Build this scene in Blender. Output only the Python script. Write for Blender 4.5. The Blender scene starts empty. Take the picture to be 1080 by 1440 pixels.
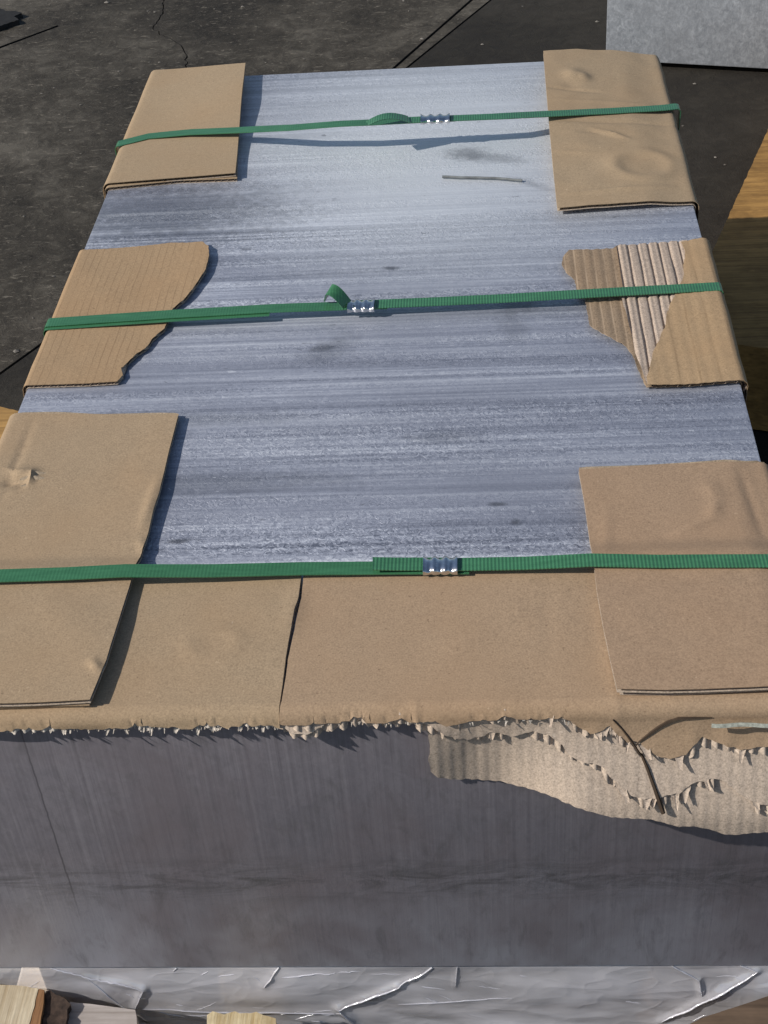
import bpy, bmesh, math, random
import numpy as np
from mathutils import Vector, Matrix, noise
from mathutils.geometry import delaunay_2d_cdt

random.seed(7)
rng = np.random.default_rng(7)
scene = bpy.context.scene
COL = scene.collection

# ------------------------------------------------------------------ camera, sky, sun, exposure
cam_data = bpy.data.cameras.new("camera")
cam = bpy.data.objects.new("camera", cam_data)
COL.objects.link(cam)
cam_data.sensor_fit = 'VERTICAL'
cam_data.sensor_height = 36.0
cam_data.lens = 51.6524
cam_data.clip_start = 0.02
cam_data.clip_end = 500.0
ROT = [(0.9969792560543815, 0.02586055988177793, 0.07323656491024697), (0.040774549138099976, 0.6282771555161771, -0.776920364000768), (-0.06610445627820041, 0.7775596744296236, 0.625324838432843)]
cam.matrix_world = Matrix.Translation([0.4608, -0.7568, 1.2756]) @ Matrix(ROT).to_4x4()
scene.camera = cam

SUN_D = Vector((1.0, 0.36, -0.80)).normalized()      # the way the light travels
world = bpy.data.worlds.new("World")
scene.world = world
world.use_nodes = True
wn = world.node_tree
sky = wn.nodes.new('ShaderNodeTexSky')
sky.sky_type = 'NISHITA'
sky.sun_disc = False
sky.sun_elevation = math.asin(-SUN_D.z)
sky.sun_rotation = math.atan2(-SUN_D.x, -SUN_D.y)
wn.links.new(sky.outputs[0], wn.nodes['Background'].inputs[0])
wn.nodes['Background'].inputs[1].default_value = 0.08

sun_data = bpy.data.lights.new("sun", 'SUN')
sun_data.energy = 3.6
sun_data.angle = math.radians(0.5)
sun_data.color = (1.0, 0.95, 0.88)
sun = bpy.data.objects.new("sun", sun_data)
COL.objects.link(sun)
sun.rotation_euler = SUN_D.to_track_quat('-Z', 'Y').to_euler()

scene.view_settings.view_transform = 'Standard'
scene.view_settings.look = 'None'
scene.view_settings.exposure = 0.1
scene.view_settings.gamma = 1.0
scene.view_settings.use_curve_mapping = False

# ------------------------------------------------------------------ sizes (metres); front edge of the slab is y = 0, left edge x = 0
TOP = 0.4756
BOT = 0.15
WID = 0.6996
LEN = 1.2219
RAD = 0.0026

# ------------------------------------------------------------------ object helpers
WLOC = {}

def empty(name, label, cat, loc, group=None):
    o = bpy.data.objects.new(name, None)
    o.empty_display_size = 0.05
    COL.objects.link(o)
    o.location = loc
    WLOC[o.name] = Vector(loc)
    o['label'] = label
    o['category'] = cat
    if group:
        o['group'] = group
    return o

def tag(o, label=None, cat=None, group=None, kind=None):
    if label: o['label'] = label
    if cat: o['category'] = cat
    if group: o['group'] = group
    if kind: o['kind'] = kind
    return o

def mesh_obj(name, verts, faces, mats, parent=None, smooth=35, loc=None, fmat=None):
    """verts are given in world space; ONE mesh object."""
    base = WLOC[parent.name] if parent else Vector(loc if loc is not None else (0, 0, 0))
    me = bpy.data.meshes.new(name)
    me.from_pydata([tuple(Vector(v) - base) for v in verts], [], faces)
    if not isinstance(mats, (list, tuple)):
        mats = [mats]
    for m in mats:
        me.materials.append(m)
    if fmat is not None:
        me.polygons.foreach_set('material_index', fmat)
    bm = bmesh.new()
    bm.from_mesh(me)
    bmesh.ops.recalc_face_normals(bm, faces=bm.faces)
    bm.to_mesh(me)
    bm.free()
    if smooth:
        me.polygons.foreach_set('use_smooth', [True] * len(me.polygons))
        me.set_sharp_from_angle(angle=math.radians(smooth))
    me.update()
    o = bpy.data.objects.new(name, me)
    COL.objects.link(o)
    if parent:
        o.parent = parent
        WLOC[o.name] = base.copy()
    else:
        o.location = base
        WLOC[o.name] = base.copy()
    return o

def smooth01(t):
    t = max(0.0, min(1.0, t))
    return t * t * (3 - 2 * t)

def nz(x, y, z=0.0):
    return noise.noise(Vector((x, y, z)))

# ------------------------------------------------------------------ material helpers
class NT:
    def __init__(self, name):
        self.m = bpy.data.materials.new(name)
        self.m.use_nodes = True
        self.t = self.m.node_tree
        self.b = self.t.nodes['Principled BSDF']
        self.out = self.t.nodes['Material Output']
        self.co = self.t.nodes.new('ShaderNodeTexCoord').outputs['Object']
    def n(self, typ, **kw):
        nd = self.t.nodes.new(typ)
        for k, v in kw.items():
            setattr(nd, k, v)
        return nd
    def link(self, a, b):
        self.t.links.new(a, b)
    def scaled(self, s, src=None, rot=(0, 0, 0), loc=(0, 0, 0)):
        mp = self.n('ShaderNodeMapping')
        mp.inputs['Scale'].default_value = s
        mp.inputs['Rotation'].default_value = rot
        mp.inputs['Location'].default_value = loc
        self.link(src or self.co, mp.inputs['Vector'])
        return mp.outputs[0]
    def noise(self, s, detail=4, rough=0.6, dist=0.0, src=None, loc=(0, 0, 0), rot=(0, 0, 0)):
        v = self.scaled(s if isinstance(s, (tuple, list)) else (s, s, s), src, rot, loc)
        nd = self.n('ShaderNodeTexNoise')
        nd.inputs['Scale'].default_value = 1.0
        nd.inputs['Detail'].default_value = detail
        nd.inputs['Roughness'].default_value = rough
        nd.inputs['Distortion'].default_value = dist
        self.link(v, nd.inputs['Vector'])
        return nd.outputs['Fac']
    def ramp(self, fac, stops):
        r = self.n('ShaderNodeValToRGB')
        e = r.color_ramp.elements
        while len(e) < len(stops):
            e.new(0.5)
        for el, (p, c) in zip(e, stops):
            el.position = p
            el.color = (c, c, c, 1) if isinstance(c, (int, float)) else (*c, 1)
        self.link(fac, r.inputs[0])
        return r.outputs[0]
    def mix(self, fac, a, b, blend='MIX'):
        nd = self.n('ShaderNodeMix', data_type='RGBA', blend_type=blend)
        for s, v in ((0, fac), (6, a), (7, b)):
            if isinstance(v, (int, float)):
                nd.inputs[s].default_value = v if s == 0 else (v, v, v, 1)
            elif isinstance(v, (tuple, list)):
                nd.inputs[s].default_value = (*v, 1)
            else:
                self.link(v, nd.inputs[s])
        return nd.outputs[2]
    def math(self, op, a, b=None, c=None):
        nd = self.n('ShaderNodeMath', operation=op)
        for i, v in enumerate((a, b, c)):
            if v is None: continue
            if isinstance(v, (int, float)):
                nd.inputs[i].default_value = v
            else:
                self.link(v, nd.inputs[i])
        return nd.outputs[0]
    def sep(self, src=None):
        s = self.n('ShaderNodeSeparateXYZ')
        self.link(src or self.co, s.inputs[0])
        return s.outputs
    def bump(self, h, strength=0.3, dist=0.002, prev=None):
        b = self.n('ShaderNodeBump')
        b.inputs['Strength'].default_value = strength
        b.inputs['Distance'].default_value = dist
        self.link(h, b.inputs['Height'])
        if prev is not None:
            self.link(prev, b.inputs['Normal'])
        return b.outputs[0]
    def set(self, **kw):
        names = dict(color='Base Color', rough='Roughness', metal='Metallic', normal='Normal',
                     spec='Specular IOR Level', aniso='Anisotropic', sheen='Sheen Weight', coat='Coat Weight')
        for k, v in kw.items():
            s = self.b.inputs[names[k]]
            if isinstance(v, (int, float)):
                s.default_value = v
            elif isinstance(v, (tuple, list)):
                s.default_value = (*v, 1)
            else:
                self.link(v, s)
        return self.m

def blob(M, x, y, rx, ry, ang=0.0, wob=0.35):
    """soft elliptical mask (0..1) with a ragged rim at a place on an object, in its own metres"""
    c, s = math.cos(ang), math.sin(ang)
    o = M.sep()
    dx = M.math('SUBTRACT', o[0], x)
    dy = M.math('SUBTRACT', o[1], y)
    a = M.math('ADD', M.math('MULTIPLY', dx, c / rx), M.math('MULTIPLY', dy, s / rx))
    b = M.math('ADD', M.math('MULTIPLY', dx, -s / ry), M.math('MULTIPLY', dy, c / ry))
    d = M.math('SQRT', M.math('ADD', M.math('MULTIPLY', a, a), M.math('MULTIPLY', b, b)))
    w = M.math('MULTIPLY', M.math('SUBTRACT', M.noise(90, 4, 0.7), 0.5), wob * 4)
    d = M.math('ADD', d, w)
    return M.ramp(d, [(0.3, 1.0), (1.0, 0.0)])

def mat_milled_top():
    M = NT('milled_metal_top')
    broad = M.noise((1.0, 8, 1), 3, 0.55)
    bands = M.noise((1.3, 70, 1), 5, 0.62, loc=(3, 1, 0))
    fine = M.noise((2.2, 260, 1), 4, 0.6, loc=(1, 7, 0))
    worm = M.noise((185, 250, 1), 2, 0.6, 1.6)
    patch = M.noise((3.2, 5.5, 1), 3, 0.6, 0.4, loc=(5, 2, 0))
    wormy = M.ramp(M.noise((1.6, 32, 1), 4, 0.6, loc=(2, 8, 0)), [(0.40, 0.25), (0.58, 1.0)])
    wv = M.math('MULTIPLY', M.math('SUBTRACT', worm, 0.5), wormy)
    v = M.math('ADD', M.math('MULTIPLY', bands, 0.62), M.math('MULTIPLY', fine, 0.38))
    v = M.math('ADD', v, M.math('MULTIPLY', wv, 0.62))
    col = M.ramp(v, [(0.32, (0.13, 0.145, 0.19)), (0.5, (0.41, 0.435, 0.51)), (0.68, (0.80, 0.83, 0.89))])
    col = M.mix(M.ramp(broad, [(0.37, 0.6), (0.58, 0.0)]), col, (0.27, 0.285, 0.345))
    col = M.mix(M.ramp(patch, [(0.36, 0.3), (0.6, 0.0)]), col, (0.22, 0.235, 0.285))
    # bright field: sky reflection painted into the colour of the far end
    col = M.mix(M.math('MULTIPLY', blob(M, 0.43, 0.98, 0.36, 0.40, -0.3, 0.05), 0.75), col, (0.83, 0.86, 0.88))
    # dark rub marks and flecks with a shape of their own, plus a painted reflection
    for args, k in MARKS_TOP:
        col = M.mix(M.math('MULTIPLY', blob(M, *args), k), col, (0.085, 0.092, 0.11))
    fl = M.noise((60, 170, 1), 2, 0.5, 0.5, loc=(9, 4, 0))
    col = M.mix(M.ramp(fl, [(0.72, 0.0), (0.76, 0.5)]), col, (0.12, 0.125, 0.15))
    col = M.mix(M.ramp(M.noise((90, 240, 1), 2, 0.5, 0.6, loc=(2, 14, 0)), [(0.72, 0.0), (0.77, 0.5)]), col, (0.8, 0.82, 0.86))
    hb = M.bump(v, 0.65, 0.0011)
    hb = M.bump(wv, 0.55, 0.0012, hb)
    rough = M.ramp(worm, [(0.3, 0.38), (0.7, 0.55)])
    return M.set(color=col, rough=rough, metal=0.3, normal=hb, spec=0.5)

SCR_K = 0.0
SCR_X = 0.0969
def mat_ground_side():
    M = NT('ground_metal_side')
    st = M.noise((330, 330, 3.5), 4, 0.65)
    st2 = M.noise((90, 90, 2.0), 4, 0.6, loc=(4, 4, 4))
    cl = M.noise((5, 5, 9), 4, 0.6, 0.5)
    band = M.noise((14, 14, 60), 5, 0.75, 1.0)
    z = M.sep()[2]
    zb = M.math('ABSOLUTE', M.math('SUBTRACT', z, 0.125))
    zmask = M.ramp(zb, [(0.0, 1.0), (0.035, 0.0)])
    fl_ = M.noise((120, 120, 90), 5, 0.75, 0.8, loc=(9, 1, 3))
    v = M.math('ADD', M.math('MULTIPLY', st, 0.46), M.math('MULTIPLY', st2, 0.28))
    v = M.math('ADD', v, M.math('MULTIPLY', fl_, 0.32))
    col = M.ramp(v, [(0.30, (0.135, 0.124, 0.138)), (0.5, (0.230, 0.212, 0.234)), (0.70, (0.34, 0.318, 0.342))])
    col = M.mix(M.ramp(cl, [(0.3, 0.5), (0.7, 0.0)]), col, (0.17, 0.166, 0.19))
    col = M.mix(M.ramp(z, [(0.0, 0.85), (0.15, 0.0)]), col, (0.43, 0.43, 0.48))  # paler bluish foot: reflection of lit film and ground painted in
    o_ = M.sep()
    sx = M.math('ADD', M.math('SUBTRACT', o_[0], M.math('MULTIPLY', M.math('SUBTRACT', o_[2], 0.20), SCR_K)), M.math('MULTIPLY', M.noise((1, 1, 60), 3, 0.6), 0.0025))
    sc_ = M.math('MULTIPLY', M.ramp(M.math('MULTIPLY', M.math('ABSOLUTE', M.math('SUBTRACT', sx, SCR_X + 0.00125)), 100.0), [(0.02, 1.0), (0.10, 0.0)]), M.ramp(o_[2], [(0.07, 0.0), (0.13, 0.75)]))
    col = M.mix(sc_, col, (0.07, 0.068, 0.075))
    col = M.mix(M.ramp(M.noise((7, 7, 5), 4, 0.65, 0.4, loc=(3, 9, 1)), [(0.42, 0.0), (0.62, 0.7)]), col, (0.205, 0.176, 0.188))
    col = M.mix(M.ramp(M.noise((60, 60, 22), 5, 0.7, 0.6, loc=(8, 2, 5)), [(0.52, 0.0), (0.72, 0.45)]), col, (0.12, 0.115, 0.12))
    scar = M.math('MULTIPLY', zmask, M.ramp(band, [(0.44, 0.0), (0.62, 0.85)]))
    col = M.mix(scar, col, (0.11, 0.105, 0.11))
    hb = M.bump(st, 0.24, 0.0006)
    hb = M.bump(M.math('MULTIPLY', fl_, M.math('ADD', M.math('MULTIPLY', zmask, 0.8), 0.2)), 0.4, 0.0012, hb)
    return M.set(color=col, rough=0.5, metal=0.25, normal=hb)

def mat_kraft(name, base, var=0.115, rough=0.85, lines=None, warm=0.3):
    M = NT(name)
    g = M.noise(620, 2, 0.8)
    g2 = M.noise((210, 210, 210), 3, 0.6, loc=(3, 3, 3))
    b = M.noise(9, 3, 0.6, loc=(1, 5, 2))
    lo = tuple(c * (1 - var * 2.2) for c in base)
    hi = tuple(min(1, c * (1 + var * 1.9)) for c in base)
    v = M.math('ADD', M.math('MULTIPLY', g, 0.78), M.math('MULTIPLY', g2, 0.22))
    col = M.ramp(v, [(0.33, lo), (0.5, base), (0.68, hi)])
    col = M.mix(M.ramp(b, [(0.4, 0.0), (0.7, warm)]), col, (base[0] * 1.02, base[1] * 0.90, base[2] * 0.78))
    fl = M.noise(300, 1, 0.4, loc=(8, 1, 1))
    col = M.mix(M.ramp(fl, [(0.74, 0.0), (0.78, 0.5)]), col, (base[0] * 0.45, base[1] * 0.42, base[2] * 0.4))
    col = M.mix(M.ramp(M.noise(260, 1, 0.4, loc=(2, 9, 4)), [(0.75, 0.0), (0.79, 0.45)]), col, (min(1, base[0] * 1.5), min(1, base[1] * 1.55), min(1, base[2] * 1.6)))
    if lines:
        axis, pitch, k = lines
        c = M.sep()[axis]
        c = M.math('ADD', c, M.math('MULTIPLY', M.noise(12, 2, 0.5), 0.004))
        s = M.math('SINE', M.math('MULTIPLY', c, 2 * math.pi / pitch))
        brk = M.ramp(M.noise((30, 14, 30), 3, 0.6, loc=(6, 2, 1)), [(0.35, 0.15), (0.6, 1.0)])
        ln = M.math('MULTIPLY', M.ramp(s, [(0.80 if k < 0 else 0.90, 0.0), (0.99, abs(k))]), brk)
        col = M.mix(ln, col, tuple(c * 1.7 for c in base) if k < 0 else (base[0] * 0.4, base[1] * 0.36, base[2] * 0.32))
    hb = M.bump(v, 0.35, 0.0006)
    return M.set(color=col, rough=rough, normal=hb, spec=0.25)

def mat_strap(name, base, ribs):
    M = NT(name)
    n = M.noise((40, 260, 40), 3, 0.6)
    col = M.mix(M.ramp(n, [(0.35, 0.0), (0.7, 0.35)]), base, tuple(min(1, c * 1.7 + 0.01) for c in base))
    x = M.sep()[0]
    s = M.math('SINE', M.math('MULTIPLY', x, 2 * math.pi / 0.0030))
    wear = M.noise((12, 40, 12), 3, 0.6, loc=(4, 0, 0))
    k = M.ramp(wear, [(0.35, 0.0), (0.6, 1.0)]) if not ribs else None
    h = s if ribs else M.math('MULTIPLY', s, k)
    hb = M.bump(h, 0.4 if ribs else 0.15, 0.0004)
    if ribs:
        col = M.mix(M.ramp(s, [(0.2, 0.0), (0.95, 0.3)]), col, tuple(c * 0.55 for c in base))
    return M.set(color=col, rough=0.27, normal=hb, spec=0.6)

def mat_wood(name, light, dark, axis=0, scale=1.0, rough=0.8):
    M = NT(name)
    s = [70 * scale] * 3
    s[axis] = 4 * scale
    g = M.noise(tuple(s), 5, 0.65, 0.6)
    s2 = [260 * scale] * 3
    s2[axis] = 9 * scale
    f = M.noise(tuple(s2), 3, 0.6, loc=(1, 2, 3))
    p = M.noise(18 * scale, 4, 0.65, loc=(7, 7, 7))
    v = M.math('ADD', M.math('MULTIPLY', g, 0.6), M.math('MULTIPLY', f, 0.4))
    col = M.ramp(v, [(0.32, dark), (0.55, light), (0.75, tuple(min(1, c * 1.25) for c in light))])
    col = M.mix(M.ramp(p, [(0.42, 0.0), (0.7, 0.6)]), col, dark)
    hb = M.bump(v, 0.6, 0.002)
    return M.set(color=col, rough=rough, normal=hb, spec=0.2)

def mat_ground(name, lo, mid, hi, chips):
    M = NT(name)
    a = M.noise(26, 6, 0.7, 0.8)
    b = M.noise(2.3, 5, 0.6, 0.6, loc=(2, 1, 0))
    c = M.noise((120, 190, 100), 4, 0.7, 1.6, rot=(0, 0, 0.35))
    v = M.math('ADD', M.math('MULTIPLY', a, 0.40), M.math('MULTIPLY', b, 0.60))
    col = M.ramp(v, [(0.38, lo), (0.5, mid), (0.62, hi)])
    col = M.mix(M.ramp(c, [(0.56, 0.0), (0.72, chips)]), col, tuple(min(1, k * 2.2) for k in hi))
    col = M.mix(M.ramp(M.noise((40, 100, 60), 3, 0.6, 1.5, loc=(5, 5, 0), rot=(0, 0, 0.3)), [(0.60, 0.0), (0.70, chips)]), col, tuple(min(1, k * 3.0) for k in hi))
    hb = M.bump(a, 0.6, 0.006)
    hb = M.bump(c, 0.5, 0.003, hb)
    return M.set(color=col, rough=0.8, normal=hb, spec=0.3)

def mat_plain(name, col, rough=0.5, metal=0.0, nscale=60, var=0.3, bumpk=0.2):
    M = NT(name)
    n = M.noise(nscale, 4, 0.65)
    c = M.ramp(n, [(0.3, tuple(k * (1 - var) for k in col)), (0.7, tuple(min(1, k * (1 + var)) for k in col))])
    return M.set(color=c, rough=rough, metal=metal, normal=M.bump(n, bumpk, 0.001))

def mat_film(name='plastic_film', f0=0.32, f1=0.62, gk=2.0):
    M = NT(name)
    # sharp sparse creases (ridges where a slow noise crosses its middle) and fine crinkle
    def crease(sc, loc, w):
        q = M.math('ABSOLUTE', M.math('SUBTRACT', M.noise(sc, 1, 0.4, 0.3, loc=loc), 0.5))
        return M.ramp(M.math('MULTIPLY', q, w), [(0.0, 1.0), (1.0, 0.0)])
    hb = M.bump(crease((7, 7, 26), (2, 5, 1), 14.0), 0.3, 0.0016)
    hb = M.bump(crease((26, 26, 50), (4, 1, 7), 16.0), 0.22, 0.0008, hb)
    hb = M.bump(M.noise(190, 2, 0.6, loc=(3, 3, 3)), 0.10, 0.0005, hb)
    M.set(color=(0.90, 0.885, 0.94), rough=0.5, spec=0.3, normal=hb)
    tr = M.n('ShaderNodeBsdfTransparent')
    tr.inputs[0].default_value = (0.93, 0.93, 0.95, 1)
    mx = M.n('ShaderNodeMixShader')
    fac = M.ramp(M.noise((6, 6, 22), 3, 0.6, 0.6, loc=(1, 1, 1)), [(0.36, f0), (0.68, f1)])
    M.link(fac, mx.inputs[0])
    M.link(tr.outputs[0], mx.inputs[1])
    M.link(M.b.outputs[0], mx.inputs[2])
    gl = M.n('ShaderNodeBsdfGlossy')
    gl.inputs['Roughness'].default_value = 0.10
    gl.inputs['Color'].default_value = (0.95, 0.95, 0.97, 1)
    M.link(hb, gl.inputs['Normal'])
    fr = M.n('ShaderNodeFresnel')
    fr.inputs['IOR'].default_value = 1.7
    M.link(hb, fr.inputs['Normal'])
    mx2 = M.n('ShaderNodeMixShader')
    M.link(M.math('MINIMUM', M.math('MULTIPLY', fr.outputs[0], gk), 0.9), mx2.inputs[0])
    M.link(mx.outputs[0], mx2.inputs[1])
    M.link(gl.outputs[0], mx2.inputs[2])
    M.link(mx2.outputs[0], M.out.inputs['Surface'])
    return M.m

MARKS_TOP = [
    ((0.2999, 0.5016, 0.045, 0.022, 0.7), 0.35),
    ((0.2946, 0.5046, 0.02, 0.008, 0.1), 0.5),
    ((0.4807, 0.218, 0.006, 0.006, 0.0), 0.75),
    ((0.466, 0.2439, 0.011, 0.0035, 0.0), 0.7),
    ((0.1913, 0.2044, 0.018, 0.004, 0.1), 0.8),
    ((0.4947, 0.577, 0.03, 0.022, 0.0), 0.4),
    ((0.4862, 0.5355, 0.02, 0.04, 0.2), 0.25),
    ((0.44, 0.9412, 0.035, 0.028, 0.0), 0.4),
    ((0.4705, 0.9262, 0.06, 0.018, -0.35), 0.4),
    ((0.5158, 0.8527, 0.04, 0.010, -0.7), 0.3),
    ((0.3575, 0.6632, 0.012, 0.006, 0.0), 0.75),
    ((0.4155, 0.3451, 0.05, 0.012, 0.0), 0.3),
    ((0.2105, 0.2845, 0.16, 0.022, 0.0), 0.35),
    ((0.0802, 0.8149, 0.20, 0.11, 0.0), 0.60),  # broad dark patch: reflection of dark surroundings painted as colour
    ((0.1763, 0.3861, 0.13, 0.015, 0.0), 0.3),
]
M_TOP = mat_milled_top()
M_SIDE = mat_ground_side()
KR = (0.382, 0.280, 0.178)
M_KRAFT = mat_kraft('kraft_liner', KR)
M_KRAFT_MID = mat_kraft('kraft_liner_middle', (0.380, 0.268, 0.172), warm=0.25)
M_KRAFT_RED = mat_kraft('kraft_liner_reddish', (0.362, 0.250, 0.162), warm=0.2)
M_KRAFT2 = mat_kraft('kraft_liner_far', (0.372, 0.277, 0.176), 0.10)
M_KRAFT_LINED = mat_kraft('kraft_liner_lined', (0.385, 0.265, 0.155), lines=(0, 0.0082, 0.45))
M_KRAFT_STRIPED = mat_kraft('kraft_liner_striped', (0.41, 0.285, 0.165), lines=(0, 0.019, 0.3))
M_INNER = mat_kraft('kraft_inner', (0.47, 0.385, 0.30), 0.2, warm=0.1)
M_FLAP = mat_kraft('kraft_flap_face', (0.50, 0.405, 0.32), 0.16, warm=0.1)
M_INNER_DARK = mat_kraft('kraft_glue_face', (0.36, 0.285, 0.20), 0.2, warm=0.1)
M_MEDIUM = mat_kraft('kraft_medium', (0.45, 0.36, 0.285), 0.2, warm=0.1)
M_TORN = mat_kraft('torn_paper', (0.55, 0.49, 0.42), 0.22, warm=0.0)
M_STRAP = mat_strap('green_strap', (0.042, 0.152, 0.070), False)
M_STRAP_RIB = mat_strap('green_strap_ribbed', (0.048, 0.17, 0.082), True)
M_SEAL = mat_plain('zinc_seal', (0.72, 0.71, 0.70), 0.16, 1.0, 400, 0.15, 0.1)
M_FILM = mat_film()
M_FILM_FOLD = mat_film('plastic_film_fold', 0.55, 0.85, 4.0)
M_PALLET = mat_wood('pallet_wood', (0.78, 0.68, 0.56), (0.52, 0.44, 0.36), 0)
M_PINE = mat_wood('sawn_pine', (0.62, 0.53, 0.38), (0.36, 0.27, 0.16), 1, 1.2)
M_ORANGE = mat_wood('orange_wood', (0.42, 0.25, 0.09), (0.16, 0.09, 0.035), 0, 0.6)
M_BROWN = mat_wood('dark_timber', (0.16, 0.11, 0.075), (0.06, 0.042, 0.03), 0, 0.8)
M_BARK = mat_plain('bark', (0.055, 0.035, 0.025), 0.95, 0, 120, 0.7, 1.0)
M_GROUND = mat_ground('worn_concrete', (0.020, 0.0165, 0.012), (0.048, 0.041, 0.031), (0.112, 0.099, 0.079), 0.42)
M_GROUND2 = mat_ground('oily_concrete', (0.014, 0.0115, 0.009), (0.023, 0.0195, 0.0145), (0.036, 0.031, 0.024), 0.12)
M_GROOVE = mat_plain('groove_dirt', (0.012, 0.011, 0.010), 0.95)
M_BLACK = mat_plain('black_rubber', (0.012, 0.011, 0.010), 0.8)
M_ROUGHMETAL = None

# ------------------------------------------------------------------ ground: one sheet with its joints and crack cut in
def dens(poly, step, closed=True):
    out = []
    n = len(poly)
    for i in range(n if closed else n - 1):
        a, b = Vector(poly[i]), Vector(poly[(i + 1) % n])
        k = max(1, int(math.ceil((b - a).length / step)))
        for j in range(k):
            out.append(tuple(a.lerp(b, j / k)))
    if not closed:
        out.append(tuple(poly[-1]))
    return out

def inside(poly, pts):
    P = np.asarray(poly, float)
    x, y = pts[:, 0], pts[:, 1]
    r = np.zeros(len(pts), bool)
    j = len(P) - 1
    for i in range(len(P)):
        xi, yi = P[i]
        xj, yj = P[j]
        c = ((yi > y) != (yj > y))
        with np.errstate(divide='ignore', invalid='ignore'):
            xx = (xj - xi) * (y - yi) / (yj - yi) + xi
        r ^= c & (x < xx)
        j = i
    return r

def dist_seg(poly, pts, closed=True):
    P = np.asarray(poly, float)
    Q = np.roll(P, -1, axis=0) if closed else P[1:]
    A = P if closed else P[:-1]
    d = np.full(len(pts), 1e9)
    for a, b in zip(A, Q):
        ab = b - a
        t = np.clip(((pts - a) @ ab) / max(1e-12, ab @ ab), 0, 1)
        d = np.minimum(d, np.hypot(*(pts - a - t[:, None] * ab).T))
    return d

def stripe(line, w):
    """polygon of a wandering line of width w"""
    L, Rr = [], []
    for i, p in enumerate(line):
        a = Vector(line[max(0, i - 1)]); b = Vector(line[min(len(line) - 1, i + 1)])
        t = (b - a).normalized()
        nrm = Vector((-t.y, t.x))
        ww = w if isinstance(w, (int, float)) else w[i]
        L.append(tuple(Vector(p) + nrm * ww / 2)); Rr.append(tuple(Vector(p) - nrm * ww / 2))
    return L + Rr[::-1]

A0, A1 = [Vector(p) for p in [(0.2931, 2.4523), (0.4331, 2.7748)]]
B0, B1 = [Vector(p) for p in [(0.3328, 2.468), (0.4898, 2.7907)]]
C0, C1 = [Vector(p) for p in [(-0.3298, 1.2128), (-0.2859, 1.289)]]
jA = [tuple(p) for p in (A0 - 1.3 * (A1 - A0), A0, A1, A1 + 6 * (A1 - A0))]
# one long joint: past the slab's left side, under its far end and off to the back
jB = [tuple(p) for p in (C0 - 500 * (C1 - C0), C0 - 12 * (C1 - C0), C0, C1, B0 - 1.4 * (B1 - B0), B0, B1, B1 + 8 * (B1 - B0), B1 + 130 * (B1 - B0))]
RIGHT_POUR = jB + [(200.0, jB[-1][1]), (200.0, jB[0][1])]
jD = [(-0.7375, 2.5723), (-0.6857, 2.6403), (-0.6303, 2.7008), (-0.569, 2.7669)]
crack = [(-0.3421, 3.0127), (-0.3264, 2.8682), (-0.3186, 2.8087), (-0.3247, 2.7479), (-0.3246, 2.7153), (-0.3008, 2.6755), (-0.2718, 2.6447), (-0.2388, 2.5961), (-0.2189, 2.5417), (-0.207, 2.4605)]
grooves = [(stripe(jA, 0.008), 0.02), (stripe(jB, 0.006), 0.02), (stripe(jD, 0.011), 0.02)]
ck = []
for p in dens(crack, 0.012, False):
    ck.append((p[0] + 0.006 * nz(p[0] * 60, p[1] * 60), p[1] + 0.006 * nz(p[0] * 60, p[1] * 60, 5)))
grooves.append((stripe(ck, [0.002 + 0.0045 * abs(nz(p[0] * 30, p[1] * 30, 2)) for p in ck]), 0.012))

def build_ground():
    pts = []
    for x in np.arange(-1.8, 2.6, 0.06):
        for y in np.arange(-1.2, 4.6, 0.06):
            pts.append((x + 0.01 * nz(x * 9, y * 9), y + 0.01 * nz(x * 9, y * 9, 4)))
    for R_ in (8, 20, 60):
        for k in range(24):
            pts.append((R_ * math.cos(k * math.pi / 12) + 0.3, R_ * math.sin(k * math.pi / 12) + 1))
    pts = np.array(pts)
    ok = np.ones(len(pts), bool)
    for g, _ in grooves:
        ok &= dist_seg(g, pts) > 0.012
        ok &= ~inside(g, pts)
    V = [tuple(p) for p in pts[ok]]
    E = []
    for g, _ in grooves:
        b = len(V)
        V += g
        n = len(g)
        E += [(b + i, b + (i + 1) % n) for i in range(n)]
    v2, e2, f2, *_r = delaunay_2d_cdt([Vector(v) for v in V], E, [], 0, 1e-6)
    v2 = np.array([tuple(v) for v in v2])
    z = np.array([0.0015 * nz(x * 6, y * 6) + 0.001 * nz(x * 25, y * 25, 3) if abs(x) < 3 and abs(y) < 5 else 0.0 for x, y in v2])
    cen = np.array([v2[list(f)].mean(axis=0) for f in f2])
    which = np.full(len(f2), -1)
    for gi, (g, dp) in enumerate(grooves):
        which[inside(g, cen)] = gi
    on_right = inside(RIGHT_POUR, cen)
    verts = [(x, y, zz) for (x, y), zz in zip(v2, z)]
    faces, fm = [], []
    low = {}
    from collections import Counter
    ec = {}
    for fi, f in enumerate(f2):
        f = list(f)
        if which[fi] >= 0:
            g = []
            for vi in f:
                if vi not in low:
                    low[vi] = len(verts)
                    x, y, zz = verts[vi]
                    verts.append((x, y, zz - grooves[which[fi]][1]))
                g.append(low[vi])
            faces.append(g); fm.append(2)
        else:
            faces.append(f)
            fm.append(1 if on_right[fi] else 0)      # the oily, smoother pour lies right of the joint
        for i in range(3):
            e = tuple(sorted((f[i], f[(i + 1) % 3])))
            ec.setdefault(e, []).append(fi)
    for e, fl in ec.items():
        if len(fl) == 2 and (which[fl[0]] >= 0) != (which[fl[1]] >= 0):
            faces.append([e[0], e[1], low[e[1]], low[e[0]]]); fm.append(2)
    o = mesh_obj('ground', verts, faces, [M_GROUND, M_GROUND2, M_GROOVE], None, 40, fmat=fm)
    tag(o, 'worn dark concrete yard with scuffs, joints and a crack', kind='structure')
build_ground()

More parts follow.
